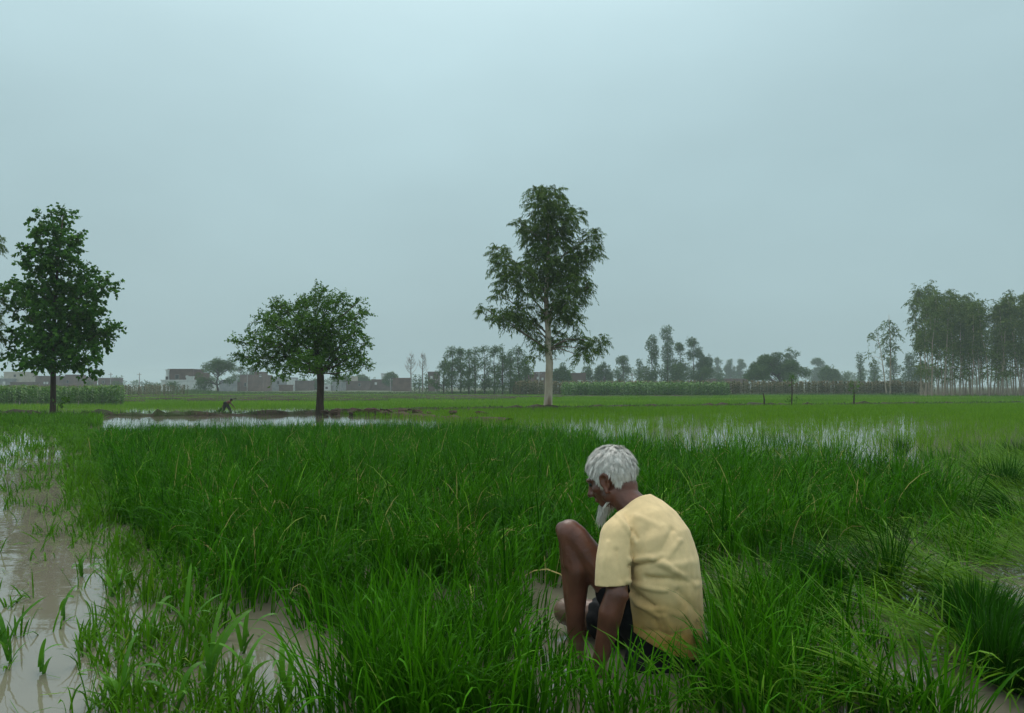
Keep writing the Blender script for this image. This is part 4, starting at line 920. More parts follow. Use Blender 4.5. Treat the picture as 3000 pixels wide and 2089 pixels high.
# ================================================================ UPROOTED BUNDLES AND BROAD-LEAVED WEEDS
rng = np.random.default_rng(808)
def sheaf(px, py, tilt, az, n, L, label, waist=0.05, fan=0.35, bend=0.7, z=0.0, m_='rice_dark', rounded=1.0):
    b0 = G(px, py, z); d = np.array([math.sin(tilt) * math.cos(az), math.sin(tilt) * math.sin(az), math.cos(tilt)])
    u = unit(np.cross(d, [0.3, 0.2, 1.0])); v = np.cross(d, u)
    a = rng.uniform(0, 6.283, n); q = np.sqrt(rng.uniform(size=n))
    base = b0 + (u[None] * np.cos(a)[:, None] + v[None] * np.sin(a)[:, None]) * (q * waist)[:, None]
    n_ = rng.normal(size=(n, 3)) * (0.08 + 0.25 * (rng.uniform(size=(n, 1)) < .25)); dr = unit(d + (u[None] * np.cos(a)[:, None] + v[None] * np.sin(a)[:, None]) * (q * fan)[:, None] + n_)
    seg = 6; Ln = L * rng.uniform(.6, 1.12, n); p = [base]; cur = base; dd = dr.copy(); bn = rng.gamma(2.0, .45, n) * bend
    for k in range(seg):
        dd = unit(dd + np.array([0, 0, -1.0]) * (bn * (k + .3) / seg / seg * 3)[:, None]); cur = cur + dd * (Ln / seg)[:, None]
        cur[:, 2] = np.maximum(cur[:, 2], 0.006 + 0.02 * rng.uniform(size=n)); p.append(cur)
    paths = np.stack(p, 1); tt = np.arange(seg) / seg
    wid = rng.uniform(.004, .0085, n)[:, None] * (0.55 + 0.9 * tt - 1.1 * tt ** 2)[None]
    side = unit(np.cross(dr, rng.normal(size=(n, 3))))
    V, T, m = ribbons(paths, wid, side)
    o = mk('rice_bundle', V - b0, [T], M[m_], rnd=np.repeat(np.clip(rng.beta(2, 3, n), 0, 1), m)); o.location = b0
    return tag(o, label, 'rice bundle', 'uprooted rice bundles lying at right')
sheaf(2865, 1890, .32, .9, 800, .27, 'dark upright sheaf of uprooted rice near the right edge, behind the lower one', .08, .45, .9)
sheaf(2950, 2020, .5, .3, 900, .28, 'dark spreading sheaf of uprooted rice at the lower right corner', .09, .55, 1.0)
sheaf(2590, 1740, .30, 3.4, 300, .42, 'heap of drooping rice bundle in the middle of the trampled patch', .07, .5, 2.2)
sheaf(2480, 1725, 1.05, 3.3, 260, .45, 'rice bundle thrown down flat beside the drooping heap', .05, .25, .9, .05)
sheaf(2930, 1440, .25, 1.5, 380, .36, 'dark bushy bundle standing at the right edge behind the open water', .14, .5, .9)
sheaf(2985, 1530, 1.0, 2.9, 300, .40, 'bundle lying on its side at the right edge in front of the bushy one', .07, .4, .8, .03)
sheaf(2640, 1335, .05, 0, 150, .30, 'small erect tuft standing alone at the edge of the still water', .09, .12, .3)
sheaf(2440, 1345, .15, 2.8, 190, .32, 'dark tuft at the far right corner of the nursery bed', .26, .5, .8, m_='rice')
sheaf(2330, 1325, .1, 1.0, 200, .34, 'dark tuft left of the one at the far nursery corner', .3, .5, .7, m_='rice')
sheaf(2240, 1312, .1, 2.0, 200, .34, 'broad dark tuft on the far edge of the nursery bed', .32, .5, .7, m_='rice')
sheaf(2790, 1365, .1, .5, 200, .28, 'low dark tuft beside the water left of the right edge', .30, .5, .9, m_='rice')
sheaf(2880, 1335, .1, .5, 160, .26, 'low wide tuft at the water margin near the right edge', .30, .5, .9, m_='rice')
sheaf(2985, 1345, .1, 2.0, 180, .30, 'tuft cut by the right edge beside the still water', .14, .3, .6)

def weed_plant(px, py, n, L, label, wid=.021, lean=0.0):
    lean = rng.normal() * .08; n = n + int(rng.integers(-1, 3))
    b = G(px, py, -.02); root = empty('weed_plant', b, label, 'weed', 'broad leaved weeds standing in the water at lower left')
    st = MB(); h = L * .45; st.tube([(0, 0, -.03), (.01 + lean * .3, 0, h * .6), (.015 + lean * .6, .005, h)], [.006, .005, .003], 5, rnd=.4); st.build('stem', M['broad'], root, True)
    for k in range(n):
        az = k * 2.4 + rng.normal() * .4; f = (k + .5) / n; z = h * f; Lk = L * rng.uniform(.35, 1.0) * (1.05 - .25 * abs(f - .5))
        V, T, m = blades(np.array([[lean * .6 * f, 0, z]]), np.array([Lk]), np.array([wid * rng.uniform(.8, 1.2)]), np.array([az]), np.array([rng.uniform(.15, .5)]), np.array([rng.uniform(.5, 1.9)]), 8, rng, 1.4, .25)
        # a channelled leaf: fold the two margins up along the midrib
        mk('leaf', V, [T], M['broad'], root, rnd=np.full(len(V), np.clip(rng.normal() * .2 + .5, 0, 1)))
for a in [(30, 1960, 6, .26, 'upright weed with broad leaves at the left edge'), (185, 1830, 4, .16, 'small weed alone in open water near the left edge'), (130, 1990, 4, .15, 'short weed with a curled leaf right of the left edge plant'),
          (430, 1920, 5, .24, 'weed with one tall straight leaf rising from open water'), (610, 2040, 7, .30, 'tall bright broad-leaved weed at lower left, largest of its kind'), (560, 1900, 6, .26, 'weed with an arching pale leaf beside the nursery margin'),
          (330, 2090, 5, .22, 'weed cut off by the bottom edge, far left'), (500, 2110, 5, .22, 'weed cut off by the bottom edge, below the tallest weed'), (720, 2040, 6, .24, 'spreading dark weed right of the tallest one'), (860, 2075, 6, .24, 'weed at the bottom edge left of the rice tufts'),
          (320, 1760, 5, .20, 'slim weed in the water beside the tree reflection'), (700, 1930, 5, .20, 'small weed at the tip of the nursery margin'), (240, 1700, 4, .18, 'thin weed left of the marsh grass in open water')]: weed_plant(*a)

# ================================================================ THE OLD MAN
def capsule(a, b, ra, rb, sides=14, caps=4):
    a = np.asarray(a, float); b = np.asarray(b, float); d = unit(b - a)
    ref = np.array([0, 0, 1.0]) if abs(d[2]) < .9 else np.array([1.0, 0, 0]); u = unit(np.cross(d, ref)); v = np.cross(d, u)
    rows = []
    for k in range(caps): t = math.pi / 2 * k / caps; rows.append((a - d * ra * math.cos(t), ra * math.sin(t)))
    rows.append((a, ra)); rows.append((b, rb))
    for k in range(1, caps + 1): t = math.pi / 2 * k / caps; rows.append((b + d * rb * math.sin(t), rb * math.cos(t)))
    th = np.arange(sides) * 2 * math.pi / sides
    V = np.concatenate([c + (max(r, 1e-5)) * (np.cos(th)[:, None] * u + np.sin(th)[:, None] * v) for c, r in rows])
    n = len(rows); i = np.arange(n - 1)[:, None] * sides; j = np.arange(sides)[None]; k = (j + 1) % sides
    Q = np.stack([i + j, i + k, i + sides + k, i + sides + j], -1).reshape(-1, 4)
    return V, Q
def ellipsoid(c, axes, nu=20, nv=12):
    """axes: 3x3 rows scaled"""
    ph = np.linspace(1e-3, math.pi - 1e-3, nv); th = np.arange(nu) * 2 * math.pi / nu
    s = np.stack([np.sin(ph)[:, None] * np.cos(th), np.sin(ph)[:, None] * np.sin(th), np.repeat(np.cos(ph)[:, None], nu, 1)], -1).reshape(-1, 3)
    V = np.asarray(c) + s @ np.asarray(axes); i = np.arange(nv - 1)[:, None] * nu; j = np.arange(nu)[None]; k = (j + 1) % nu
    return V, np.stack([i + j, i + k, i + nu + k, i + nu + j], -1).reshape(-1, 4)
def limb(pts, rad, **k):
    return [capsule(pts[q], pts[q + 1], rad[q], rad[q + 1], **k) for q in range(len(pts) - 1)]
def remesh(pieces, voxel, it, fac=0.5):
    mb = MB()
    for V, Q in pieces: mb.add(V, Q=Q)
    o = mb.build('tmp', None)
    m1 = o.modifiers.new('r', 'REMESH'); m1.mode = 'VOXEL'; m1.voxel_size = voxel
    if it: m2 = o.modifiers.new('s', 'SMOOTH'); m2.iterations = it; m2.factor = fac
    dg = bpy.context.evaluated_depsgraph_get(); ev = o.evaluated_get(dg); me = ev.to_mesh()
    V = np.empty(len(me.vertices) * 3, np.float32); me.vertices.foreach_get('co', V); V = V.reshape(-1, 3).astype(float)
    polys = [tuple(p.vertices) for p in me.polygons]; ev.to_mesh_clear(); old = o.data; bpy.data.objects.remove(o); bpy.data.meshes.remove(old)
    Q = np.array([p for p in polys if len(p) == 4]).reshape(-1, 4).astype(int); T = np.array([p for p in polys if len(p) == 3]).reshape(-1, 3).astype(int)
    return V, Q, T
def vnormals(V, Q):
    n = np.cross(V[Q[:, 2]] - V[Q[:, 0]], V[Q[:, 3]] - V[Q[:, 1]]); o = np.zeros_like(V)
    for k in range(4): np.add.at(o, Q[:, k], n)
    return unit(o)
SCL = 0.64
Fd = unit(np.array([-0.77, 0.64, 0])); Rd = np.array([0.64, 0.77, 0]); Ld = -Rd
pel = P(1938, 1850, 2.75)
LSh, LEl, LWr = P(1818, 1572, 2.69), P(1806, 1742, 2.58), P(1758, 1935, 2.60)
RSh, REl, RWr = P(1950, 1560, 2.87), P(2036, 1735, 2.96), P(1930, 1900, 3.08)
LHi, LKn, LAn = P(1902, 1862, 2.745), P(1672, 1562, 2.80), P(1688, 1925, 2.79)
RHi, RKn, RAn = P(1975, 1850, 2.81), P(1662, 1792, 3.04), P(1880, 1905, 3.02)
neck0, neck1 = P(1860, 1490, 2.81), P(1812, 1432, 2.86)
HC = P(1790, 1392, 2.88)
yaw = unit(np.array([-0.86, 0.51, 0])); pit = math.radians(24)
hf = yaw * math.cos(pit) + np.array([0, 0, -1]) * math.sin(pit); hr = unit(np.cross(hf, [0, 0, 1.0])); hu = np.cross(hr, hf)
HM = np.stack([hr, hf, hu])                                # rows: right, forward, up
def H(x, y, z): return HC + np.array([x, y, z]) @ HM
def Hell(c, r): return ellipsoid(H(*c), np.diag(r) @ HM)
pc = []
pc += [Hell((0, -.010, .020), (.072, .094, .086)), Hell((0, .036, -.030), (.057, .056, .082)), Hell((0, .048, -.088), (.042, .040, .030)), Hell((0, .078, -.106), (.018, .016, .014))]
for s in (-1, 1):
    pc += [Hell((s * .042, .058, -.030), (.020, .022, .018)), Hell((s * .048, .010, -.070), (.018, .040, .028))]
    pc += limb([H(s * .012, .094, .012), H(s * .045, .076, .010)], [.010, .008])
    pc += limb([H(s * .009, .106, -.042), H(s * .013, .096, -.044)], [.0085, .008])
    ear = [(-.026, .016), (-.034, .030), (-.022, .044), (-.004, .040), (.004, .018), (-.002, -.006), (-.004, -.024)]      # rim of the ear: back-forward, up
    pts = [H(s * (.076 + (.010 if q[0] < -.015 else .004)), q[0] + .012, q[1] - .034) for q in ear]
    pc += limb(pts, [.0065] * 5 + [.006, .008], sides=8, caps=3); pc += [Hell((s * .074, .000, -.020), (.008, .018, .030))]
pc += limb([H(0, .090, .008), H(0, .104, -.022), H(0, .115, -.040)], [.0085, .0095, .012])
pc += limb([H(-.020, .089, -.070), H(0, .096, -.068), H(.020, .089, -.070)], [.007, .008, .007])
pc += limb([H(0, -.030, -.060), neck1 + [0, 0, -.01], neck0], [.056, .052, .060])
# trunk (under the shirt)
pc += limb([pel, P(1945, 1690, 2.72), P(1905, 1570, 2.76), neck0], [.095, .080, .072, .050]); pc += limb([LSh, RSh], [.036, .036]); pc += limb([LHi, RHi], [.070, .070])
# arms
pc += limb([LSh, (LSh + LEl) / 2 + [.0, .005, 0], LEl], [.036, .038, .039]); pc += limb([LEl, LEl + (LWr - LEl) * .28 + [-.004, 0, 0], LEl + (LWr - LEl) * .6, LWr], [.039, .043, .036, .027])
pc += limb([RSh, REl], [.036, .037]); pc += limb([REl, RWr], [.039, .026])
def hand(w, d, side, curl=0.5):
    d = unit(d); n = unit(np.cross(d, side)); s = unit(np.cross(n, d)); o = [ellipsoid(w + d * .045, np.stack([d * .055, s * .040, n * .017]))]
    for k, (q, ln) in enumerate(((-.030, .062), (-.010, .074), (.011, .070), (.030, .055))):
        a = w + d * .085 + s * q; b_ = a + unit(d + n * curl * .5) * ln * .5; c_ = b_ + unit(d * .6 + n * curl * 1.3) * ln * .5; o += limb([a - d * .02, b_, c_], [.0095, .0088, .0075], sides=8, caps=3)
    a = w + d * .025 - s * .030; b_ = a + unit(d * .7 - s * .9 + n * .3) * .040; c_ = b_ + unit(d + n * .6) * .030; o += limb([a, b_, c_], [.012, .010, .0085], sides=8, caps=3)
    return o
pc += hand(LWr, np.array([-.25, .15, -.9]), Fd); pc += hand(RWr, np.array([-.4, .2, -.8]), Fd)
pc += limb([LEl + [.012, -.018, .01], LEl + (LWr - LEl) * .5 + [.014, -.018, 0], LWr + [.008, -.010, 0]], [.016, .012, .010], sides=8); pc += [ellipsoid(LEl + [.022, -.012, .0], np.eye(3) * [.020, .020, .024])]
# legs
pc += limb([LKn + [-.036, .0, -.02], LKn + (LAn - LKn) * .5 + [-.026, .0, 0], LAn + [-.012, 0, .01]], [.012, .013, .012], sides=8); pc += [ellipsoid(LAn + [.004, -.028, .005], np.eye(3) * [.012, .012, .012]), ellipsoid(LKn + [-.030, .01, .012], np.eye(3) * [.028, .026, .030])]
pc += limb([LKn + [.02, -.04, -.02], LHi + (LKn - LHi) * .55 + [0, -.045, -.01]], [.014, .02], sides=8)
pc += limb([LHi, LHi + (LKn - LHi) * .5, LKn + [.015, -.005, -.012]], [.066, .060, .050]); pc += [ellipsoid(LKn + [-.004, 0, .0], np.eye(3) * [.050, .050, .052])]
sh = LAn - LKn; pc += limb([LKn + [.0, 0, -.01], LKn + sh * .30 + Fd * -.018 + [.006, 0, 0], LKn + sh * .62 + Fd * -.006, LAn], [.044, .046, .037, .029])
pc += limb([LKn + [-.018, -.02, -.02], LKn + sh * .25 + [-.018, -.02, 0]], [.024, .018])
pc += limb([LAn + [.02, -.01, -.02], LAn + Fd * .05 + [0, 0, -.025], LAn + Fd * .13 + [0, 0, -.038]], [.032, .034, .026])
for q, l in ((-.03, .035), (-.014, .042), (.002, .04), (.018, .035), (.032, .03)): a = LAn + Fd * .14 - Rd * q * -1 + [0, 0, -.040]; pc += limb([a, a + Fd * l], [.012, .010], sides=8, caps=3)
pc += limb([RHi, RHi + (RKn - RHi) * .5 + [0, 0, .01], RKn], [.066, .062, .056]); pc += limb([RKn, RKn + (RAn - RKn) * .4 + [0, 0, -.015], RAn + [0, 0, -.02]], [.052, .048, .034])
pc += limb([RAn + [0, 0, -.02], RAn - Fd * .10 + [0, 0, -.03]], [.032, .026])
V, Q, T = remesh(pc, .0054, 4, .5)
nz = smooth_noise(V[:, 0] * 1.0 + V[:, 1], V[:, 2], .05, 5, 2)
mud = np.clip((0.085 - V[:, 2] + .02 * nz) / .05, 0, 1) * .75
mud = np.maximum(mud, np.exp(-(np.linalg.norm(V - RKn, axis=1) / .16) ** 2) * .95)
mud = np.maximum(mud, (np.linalg.norm(V - (LKn + [0.0, 0, .05]), axis=1) < .035 + .01 * nz) * .35)
man_o = G(1930, 1945, 0)
person = empty('person', man_o, 'elderly white-haired man in a pale yellow shirt squatting in the flooded rice', 'person')
# skin
m, t, b = mat('skin'); at = N(t, 'ShaderNodeAttribute', attribute_name='mud'); tcx = N(t, 'ShaderNodeTexCoord')
no = N(t, 'ShaderNodeTexNoise'); no.inputs['Scale'].default_value = 14; no.inputs['Detail'].default_value = 6; t.links.new(tcx.outputs['Object'], no.inputs[0])
cr = N(t, 'ShaderNodeValToRGB'); e_ = cr.color_ramp.elements; e_[0].position = .3; e_[0].color = (.080, .030, .018, 1); e_[1].position = .7; e_[1].color = (.175, .066, .042, 1); t.links.new(no.outputs[0], cr.inputs[0])
mx = N(t, 'ShaderNodeMix', data_type='RGBA'); t.links.new(at.outputs['Fac'], mx.inputs[0]); t.links.new(cr.outputs[0], mx.inputs[6]); mx.inputs[7].default_value = (.17, .11, .072, 1)
t.links.new(mx.outputs[2], b.inputs['Base Color']); b.inputs['Roughness'].default_value = .36; b.inputs['Specular IOR Level'].default_value = .5
n2 = N(t, 'ShaderNodeTexNoise'); n2.inputs['Scale'].default_value = 55; n2.inputs['Detail'].default_value = 4; t.links.new(tcx.outputs['Object'], n2.inputs[0])
bp = N(t, 'ShaderNodeBump'); bp.inputs['Strength'].default_value = .4; bp.inputs['Distance'].default_value = .005; t.links.new(n2.outputs[0], bp.inputs['Height']); t.links.new(bp.outputs[0], b.inputs['Normal'])
M['skin'] = m
mk('body', V - man_o, [Q, T], M['skin'], person, True, extra={'mud': mud})
# eyes under the brow
for s in (-1, 1):
    Ve, Qe = Hell((s * .028, .079, -.006), (.011, .011, .009)); mk('eye', Ve - man_o, [Qe], M['pane'], person, True)

# ---- shirt
def loft(rings, lat, sides=28):
    c = np.array([r[0] for r in rings]); tan = unit(np.gradient(c, axis=0)); V = []
    th = np.arange(sides) * 2 * math.pi / sides
    for (ce, a, b_), tg in zip(rings, tan):
        u = unit(lat - tg * np.dot(lat, tg)); v = unit(np.cross(tg, u)); ca, sa = np.cos(th), np.sin(th)
        V.append(ce + a * (np.sign(ca) * np.abs(ca) ** .88)[:, None] * u + b_ * (np.sign(sa) * np.abs(sa) ** .88)[:, None] * v)
    V = np.concatenate(V); n = len(rings); i = np.arange(n - 1)[:, None] * sides; j = np.arange(sides)[None]; k = (j + 1) % sides
    Q = [tuple(q) for q in np.stack([i + j, i + k, i + sides + k, i + sides + j], -1).reshape(-1, 4)]
    V = np.concatenate([V, [rings[0][0], rings[-1][0]]]); nV = len(V)
    for q in range(sides // 2):                            # end caps
        Q.append((2 * q, (2 * q + 1) % sides, (2 * q + 2) % sides, nV - 2)); e0 = (n - 1) * sides; Q.append((e0 + (2 * q + 2) % sides, e0 + 2 * q + 1, e0 + 2 * q, nV - 1))
    return V, np.array(Q)
tor = loft([(P(1952, 1950, 2.77), .150, .125), (P(1952, 1880, 2.76), .152, .127), (P(1951, 1800, 2.745), .148, .122), (P(1951, 1720, 2.72), .146, .114), (P(1945, 1650, 2.715), .148, .110), (P(1926, 1585, 2.73), .152, .104), (P(1900, 1535, 2.765), .142, .092), (P(1878, 1500, 2.79), .115, .074), (P(1862, 1478, 2.805), .074, .062)], Rd)
slv = limb([P(1850, 1535, 2.73), P(1812, 1572, 2.665), P(1797, 1650, 2.625), P(1793, 1770, 2.600)], [.062, .064, .060, .061])
slr = limb([P(1930, 1520, 2.85), P(1968, 1560, 2.91), P(1992, 1640, 2.94), P(2004, 1720, 2.96)], [.058, .058, .052, .052])
V, Q, T = remesh([tor] + slv + slr, .0058, 7, .5)
nr = vnormals(V, Q); px_, py_ = proj(V); px_ = px_ + 3 * smooth_noise(V[:, 0] + V[:, 1], V[:, 2], .16, 33); py_ = py_ + 3 * smooth_noise(V[:, 0] + V[:, 1], V[:, 2], .16, 34); vd = unit(V - np.array([0, 0, CAM_H])); fac = np.clip(-np.sum(nr * vd, 1), 0, 1) ** .5
folds = [(1853, 1658, 1920, 1645, 7, -.016), (1853, 1640, 1928, 1628, 9, .010), (1923, 1644, 2030, 1706, 10, .011), (1905, 1694, 2012, 1704, 9, -.012), (1845, 1724, 1912, 1768, 9, -.018), (1850, 1706, 1940, 1728, 8, .010), (1858, 1748, 1925, 1802, 9, .009),
         (1852, 1566, 1851, 1700, 6, -.014), (1818, 1520, 1858, 1582, 7, .010), (1838, 1516, 1866, 1570, 7, -.008), (1966, 1563, 1926, 1630, 12, -.007), (1985, 1590, 1950, 1640, 10, .006), (1895, 1560, 1880, 1610, 14, -.005), (1950, 1810, 1968, 1880, 8, .007), (1925, 1820, 1935, 1870, 9, -.006),
         (1990, 1740, 2040, 1790, 12, -.007), (1880, 1770, 1990, 1800, 10, .005), (1780, 1600, 1770, 1680, 8, .004), (1805, 1620, 1815, 1690, 9, -.005), (1870, 1520, 1930, 1540, 10, .004), (1990, 1690, 2045, 1700, 8, -.006), (1960, 1655, 2030, 1650, 12, .005), (1900, 1850, 1990, 1860, 8, -.004), (2010, 1800, 2035, 1890, 10, .005)]
dsp = np.zeros(len(V))
for x0, y0, x1, y1, w, amp in folds:
    dx, dy = x1 - x0, y1 - y0; L2 = dx * dx + dy * dy; tt = np.clip(((px_ - x0) * dx + (py_ - y0) * dy) / L2, -.1, 1.1)
    dist = np.hypot(px_ - x0 - tt * dx, py_ - y0 - tt * dy); dsp += 1.4 * amp * np.exp(-(dist / (.85 * w)) ** 2) * (1 - .5 * np.clip(tt, 0, 1)) * fac
dsp += .0004 * smooth_noise(V[:, 0] * 1.2 + V[:, 1] * .8, V[:, 2], .09, 9, 2) + .0002 * smooth_noise(V[:, 0] - V[:, 1], V[:, 2] * 1.4, .035, 10, 2)
V = V + nr * dsp[:, None]
bm = bmesh.new(); bv = [bm.verts.new(v) for v in V]
for f in list(Q) + list(T): bm.faces.new([bv[k] for k in f])
def cut(co, no, sel):
    fs = [f for f in bm.faces if sel(np.array(f.calc_center_median()))]; g = set(fs)
    for f in fs: g.update(f.edges); g.update(f.verts)
    bmesh.ops.bisect_plane(bm, geom=list(g), plane_co=co, plane_no=no, clear_outer=True)
h0, h1, h2 = P(1838, 1846, 2.66), P(2062, 1908, 2.80), P(1900, 1808, 2.92)
hn = unit(np.cross(h1 - h0, h2 - h0)); hn = hn if hn[2] < 0 else -hn
cut(h0, hn, lambda c: True if np.dot(c - h0, hn) > -.08 and np.linalg.norm(c - LEl) > .10 else False)
s0 = P(1791, 1713, 2.605); sd = unit(P(1789, 1770, 2.595) - P(1797, 1650, 2.625)); sd = unit(sd + np.array([-.0, .0, 0]) + unit(np.array([.18, .1, 0])) * .18)
cut(s0, sd, lambda c: np.linalg.norm(c - (s0 + sd * max(0, np.dot(c - s0, sd)))) < .085 and np.dot(c - s0, sd) > -.03 and np.linalg.norm(c - s0) < .16)
r0_, rd_ = P(2003, 1700, 2.955), unit(P(2004, 1720, 2.96) - P(1992, 1640, 2.94))
cut(r0_, rd_, lambda c: np.linalg.norm(c - r0_) < .10 and np.dot(c - r0_, rd_) > -.03 and c[1] > 2.87)
sm = bpy.data.meshes.new('shirt'); bm.to_mesh(sm); bm.free()
for v in sm.vertices: v.co -= Vector(man_o)
sm.polygons.foreach_set('use_smooth', np.ones(len(sm.polygons), bool)); so_ = bpy.data.objects.new('shirt', sm); COL.objects.link(so_); so_.parent = person
sd_ = so_.modifiers.new('cloth_thickness', 'SOLIDIFY'); sd_.thickness = .003; sd_.offset = 1
m, t, b = mat('shirt_cotton'); tcx = N(t, 'ShaderNodeTexCoord'); sx = N(t, 'ShaderNodeSeparateXYZ'); t.links.new(tcx.outputs['Object'], sx.inputs[0])
n1 = N(t, 'ShaderNodeTexNoise'); n1.inputs['Scale'].default_value = 9; n1.inputs['Detail'].default_value = 7; n1.inputs['Roughness'].default_value = .6; t.links.new(tcx.outputs['Object'], n1.inputs[0])
ad = N(t, 'ShaderNodeMath', operation='MULTIPLY_ADD'); ad.inputs[1].default_value = -.22; t.links.new(n1.outputs[0], ad.inputs[0]); t.links.new(sx.outputs[2], ad.inputs[2])
rg = N(t, 'ShaderNodeMapRange'); rg.inputs[1].default_value = .25; rg.inputs[2].default_value = .0; t.links.new(ad.outputs[0], rg.inputs[0])      # muddy water stain soaked up from the hem
mx = N(t, 'ShaderNodeMix', data_type='RGBA'); t.links.new(rg.outputs[0], mx.inputs[0]); mx.inputs[6].default_value = (.80, .615, .33, 1); mx.inputs[7].default_value = (.50, .28, .07, 1)
n3 = N(t, 'ShaderNodeTexNoise'); n3.inputs['Scale'].default_value = 28; n3.inputs['Detail'].default_value = 5; t.links.new(tcx.outputs['Object'], n3.inputs[0])
r3 = N(t, 'ShaderNodeMapRange'); r3.inputs[1].default_value = .3; r3.inputs[2].default_value = .7; r3.inputs[3].default_value = .90; r3.inputs[4].default_value = 1.06; t.links.new(n3.outputs[0], r3.inputs[0])
vs = N(t, 'ShaderNodeVectorMath', operation='SCALE'); t.links.new(mx.outputs[2], vs.inputs[0]); t.links.new(r3.outputs[0], vs.inputs['Scale'])
t.links.new(vs.outputs[0], b.inputs['Base Color']); b.inputs['Roughness'].default_value = .85; b.inputs['Specular IOR Level'].default_value = .15; b.inputs['Sheen Weight'].default_value = .15
n4 = N(t, 'ShaderNodeTexNoise'); n4.inputs['Scale'].default_value = 60; n4.inputs['Detail'].default_value = 3; t.links.new(tcx.outputs['Object'], n4.inputs[0])
bp = N(t, 'ShaderNodeBump'); bp.inputs['Strength'].default_value = .15; bp.inputs['Distance'].default_value = .002; t.links.new(n4.outputs[0], bp.inputs['Height']); t.links.new(bp.outputs[0], b.inputs['Normal'])
sm.materials.append(m)
# ---- dark checked shorts
sp = [ellipsoid(pel + [0, .0, -.015], np.stack([Rd * .136, Fd * .116, np.array([0, 0, .120])]))] + limb([LHi, LHi + (LKn - LHi) * .42], [.086, .078]) + limb([RHi, RHi + (RKn - RHi) * .6], [.100, .092]) + limb([P(1886, 1905, 2.72), P(1896, 1960, 2.70)], [.070, .088]) + limb([P(1960, 1895, 2.74), P(1955, 1960, 2.72)], [.095, .105])
V, Q, T = remesh(sp, .007, 6); nr = vnormals(V, Q)
V = V + nr * (.004 * smooth_noise(V[:, 0] + V[:, 1] * .6, V[:, 2] * .5, .06, 15, 2))[:, None]
m, t, b = mat('dark_cloth'); tcx = N(t, 'ShaderNodeTexCoord'); ck = N(t, 'ShaderNodeTexNoise'); ck.inputs['Scale'].default_value = 40; ck.inputs['Detail'].default_value = 5; t.links.new(tcx.outputs['Object'], ck.inputs[0])
r3 = N(t, 'ShaderNodeValToRGB'); e_ = r3.color_ramp.elements; e_[0].position = .5; e_[0].color = (.0075, .0075, .009, 1); e_[1].position = 1.0; e_[1].color = (.020, .020, .023, 1); t.links.new(ck.outputs[0], r3.inputs[0]); t.links.new(r3.outputs[0], b.inputs['Base Color']); b.inputs['Roughness'].default_value = .8; b.inputs['Specular IOR Level'].default_value = .2
mk('shorts', V - man_o, [Q, T], m, person, True)
# ---- short white hair and beard
rng = np.random.default_rng(909)
m, t, b = mat('white_hair'); at = N(t, 'ShaderNodeAttribute', attribute_name='rnd'); cr = N(t, 'ShaderNodeValToRGB'); e_ = cr.color_ramp.elements; e_[0].color = (.34, .31, .26, 1); e_[1].color = (.90, .89, .84, 1); t.links.new(at.outputs['Fac'], cr.inputs[0]); t.links.new(cr.outputs[0], b.inputs['Base Color']); b.inputs['Roughness'].default_value = .55; b.inputs['Specular IOR Level'].default_value = .3
M['hair'] = m
def hl(y): return np.interp(y, [-.12, -.035, -.030, .010, .014, .030, .036, .060, .085, .12], [-.085, -.078, .004, .012, -.040, -.036, .004, .044, .062, .07])
hc = np.array([0, -.010, .020]); hrad = np.array([.077, .099, .092])
u = unit(rng.normal(size=(90000, 3))); p = hc + u * hrad; ok = p[:, 2] > hl(p[:, 1]) + rng.normal(size=len(p)) * .009; u = u[ok][:18000]; p = p[ok][:18000]; n = len(p)
nl = unit(u / hrad); wh = np.array([.015, -.062, .098]); fl = p - wh; fl = unit(fl - nl * np.sum(fl * nl, 1, keepdims=True))
fl = unit(fl + np.array([0, 0, -.45]) + rng.normal(size=(n, 3)) * .16 + .35 * np.stack([smooth_noise(p[:, 1], p[:, 2], .04, 16), smooth_noise(p[:, 0], p[:, 2], .04, 17), 0 * p[:, 0]], -1)); fl = unit(fl - nl * np.sum(fl * nl, 1, keepdims=True))
tz = np.clip(smooth_noise(p[:, 0] * 1.0 + p[:, 1], p[:, 2] - p[:, 1] * .5, .022, 18, 2), -1, 1); edge_ = np.clip((p[:, 2] - hl(p[:, 1])) / .02, .25, 1); Ls = rng.uniform(.016, .036, n) * (1 + .2 * tz) * edge_; seg = 3; lift = np.clip(.34 + .20 * tz + rng.normal(size=n) * .20, .03, 1.0); cur = p - nl * .002; path = [cur]
for k in range(seg):
    cur = cur + unit(fl + nl * (lift * (1 - k * .55))[:, None] + np.array([0, 0, -.12 * k])) * (Ls / seg)[:, None]
    e2 = np.linalg.norm((cur - hc) / (hrad * 1.02), axis=1, keepdims=True); cur = np.where(e2 < 1, hc + (cur - hc) / e2, cur); path.append(cur)
path = np.stack(path, 1)
ci = rng.choice(n, 420, replace=False); cd = np.empty(n, int)                      # strands gather into loose tufts
for a_ in range(0, n, 3000): cd[a_:a_ + 3000] = np.argmin(((p[a_:a_ + 3000, None] - p[ci][None]) ** 2).sum(-1), 1)
cj = rng.normal(size=(420, 3)) * .32; cl_ = rng.uniform(.08, .62, 420); cL = rng.uniform(.022, .040, 420)
fc = unit(fl[ci] + cj); nc = nl[ci]; cp_ = [p[ci]]
for k in range(seg): cp_.append(cp_[-1] + unit(fc + nc * (cl_ * (1 - .6 * k))[:, None] + np.array([0, 0, -.14 * k])) * (cL * .333)[:, None])
cp_ = np.stack(cp_, 1); e2 = np.linalg.norm((cp_ - hc) / (hrad * 1.02), axis=-1, keepdims=True); cp_ = np.where(e2 < 1, hc + (cp_ - hc) / e2, cp_)
bl = (np.arange(seg + 1) / seg * .50)[None, :, None] * (edge_ > .6)[:, None, None]
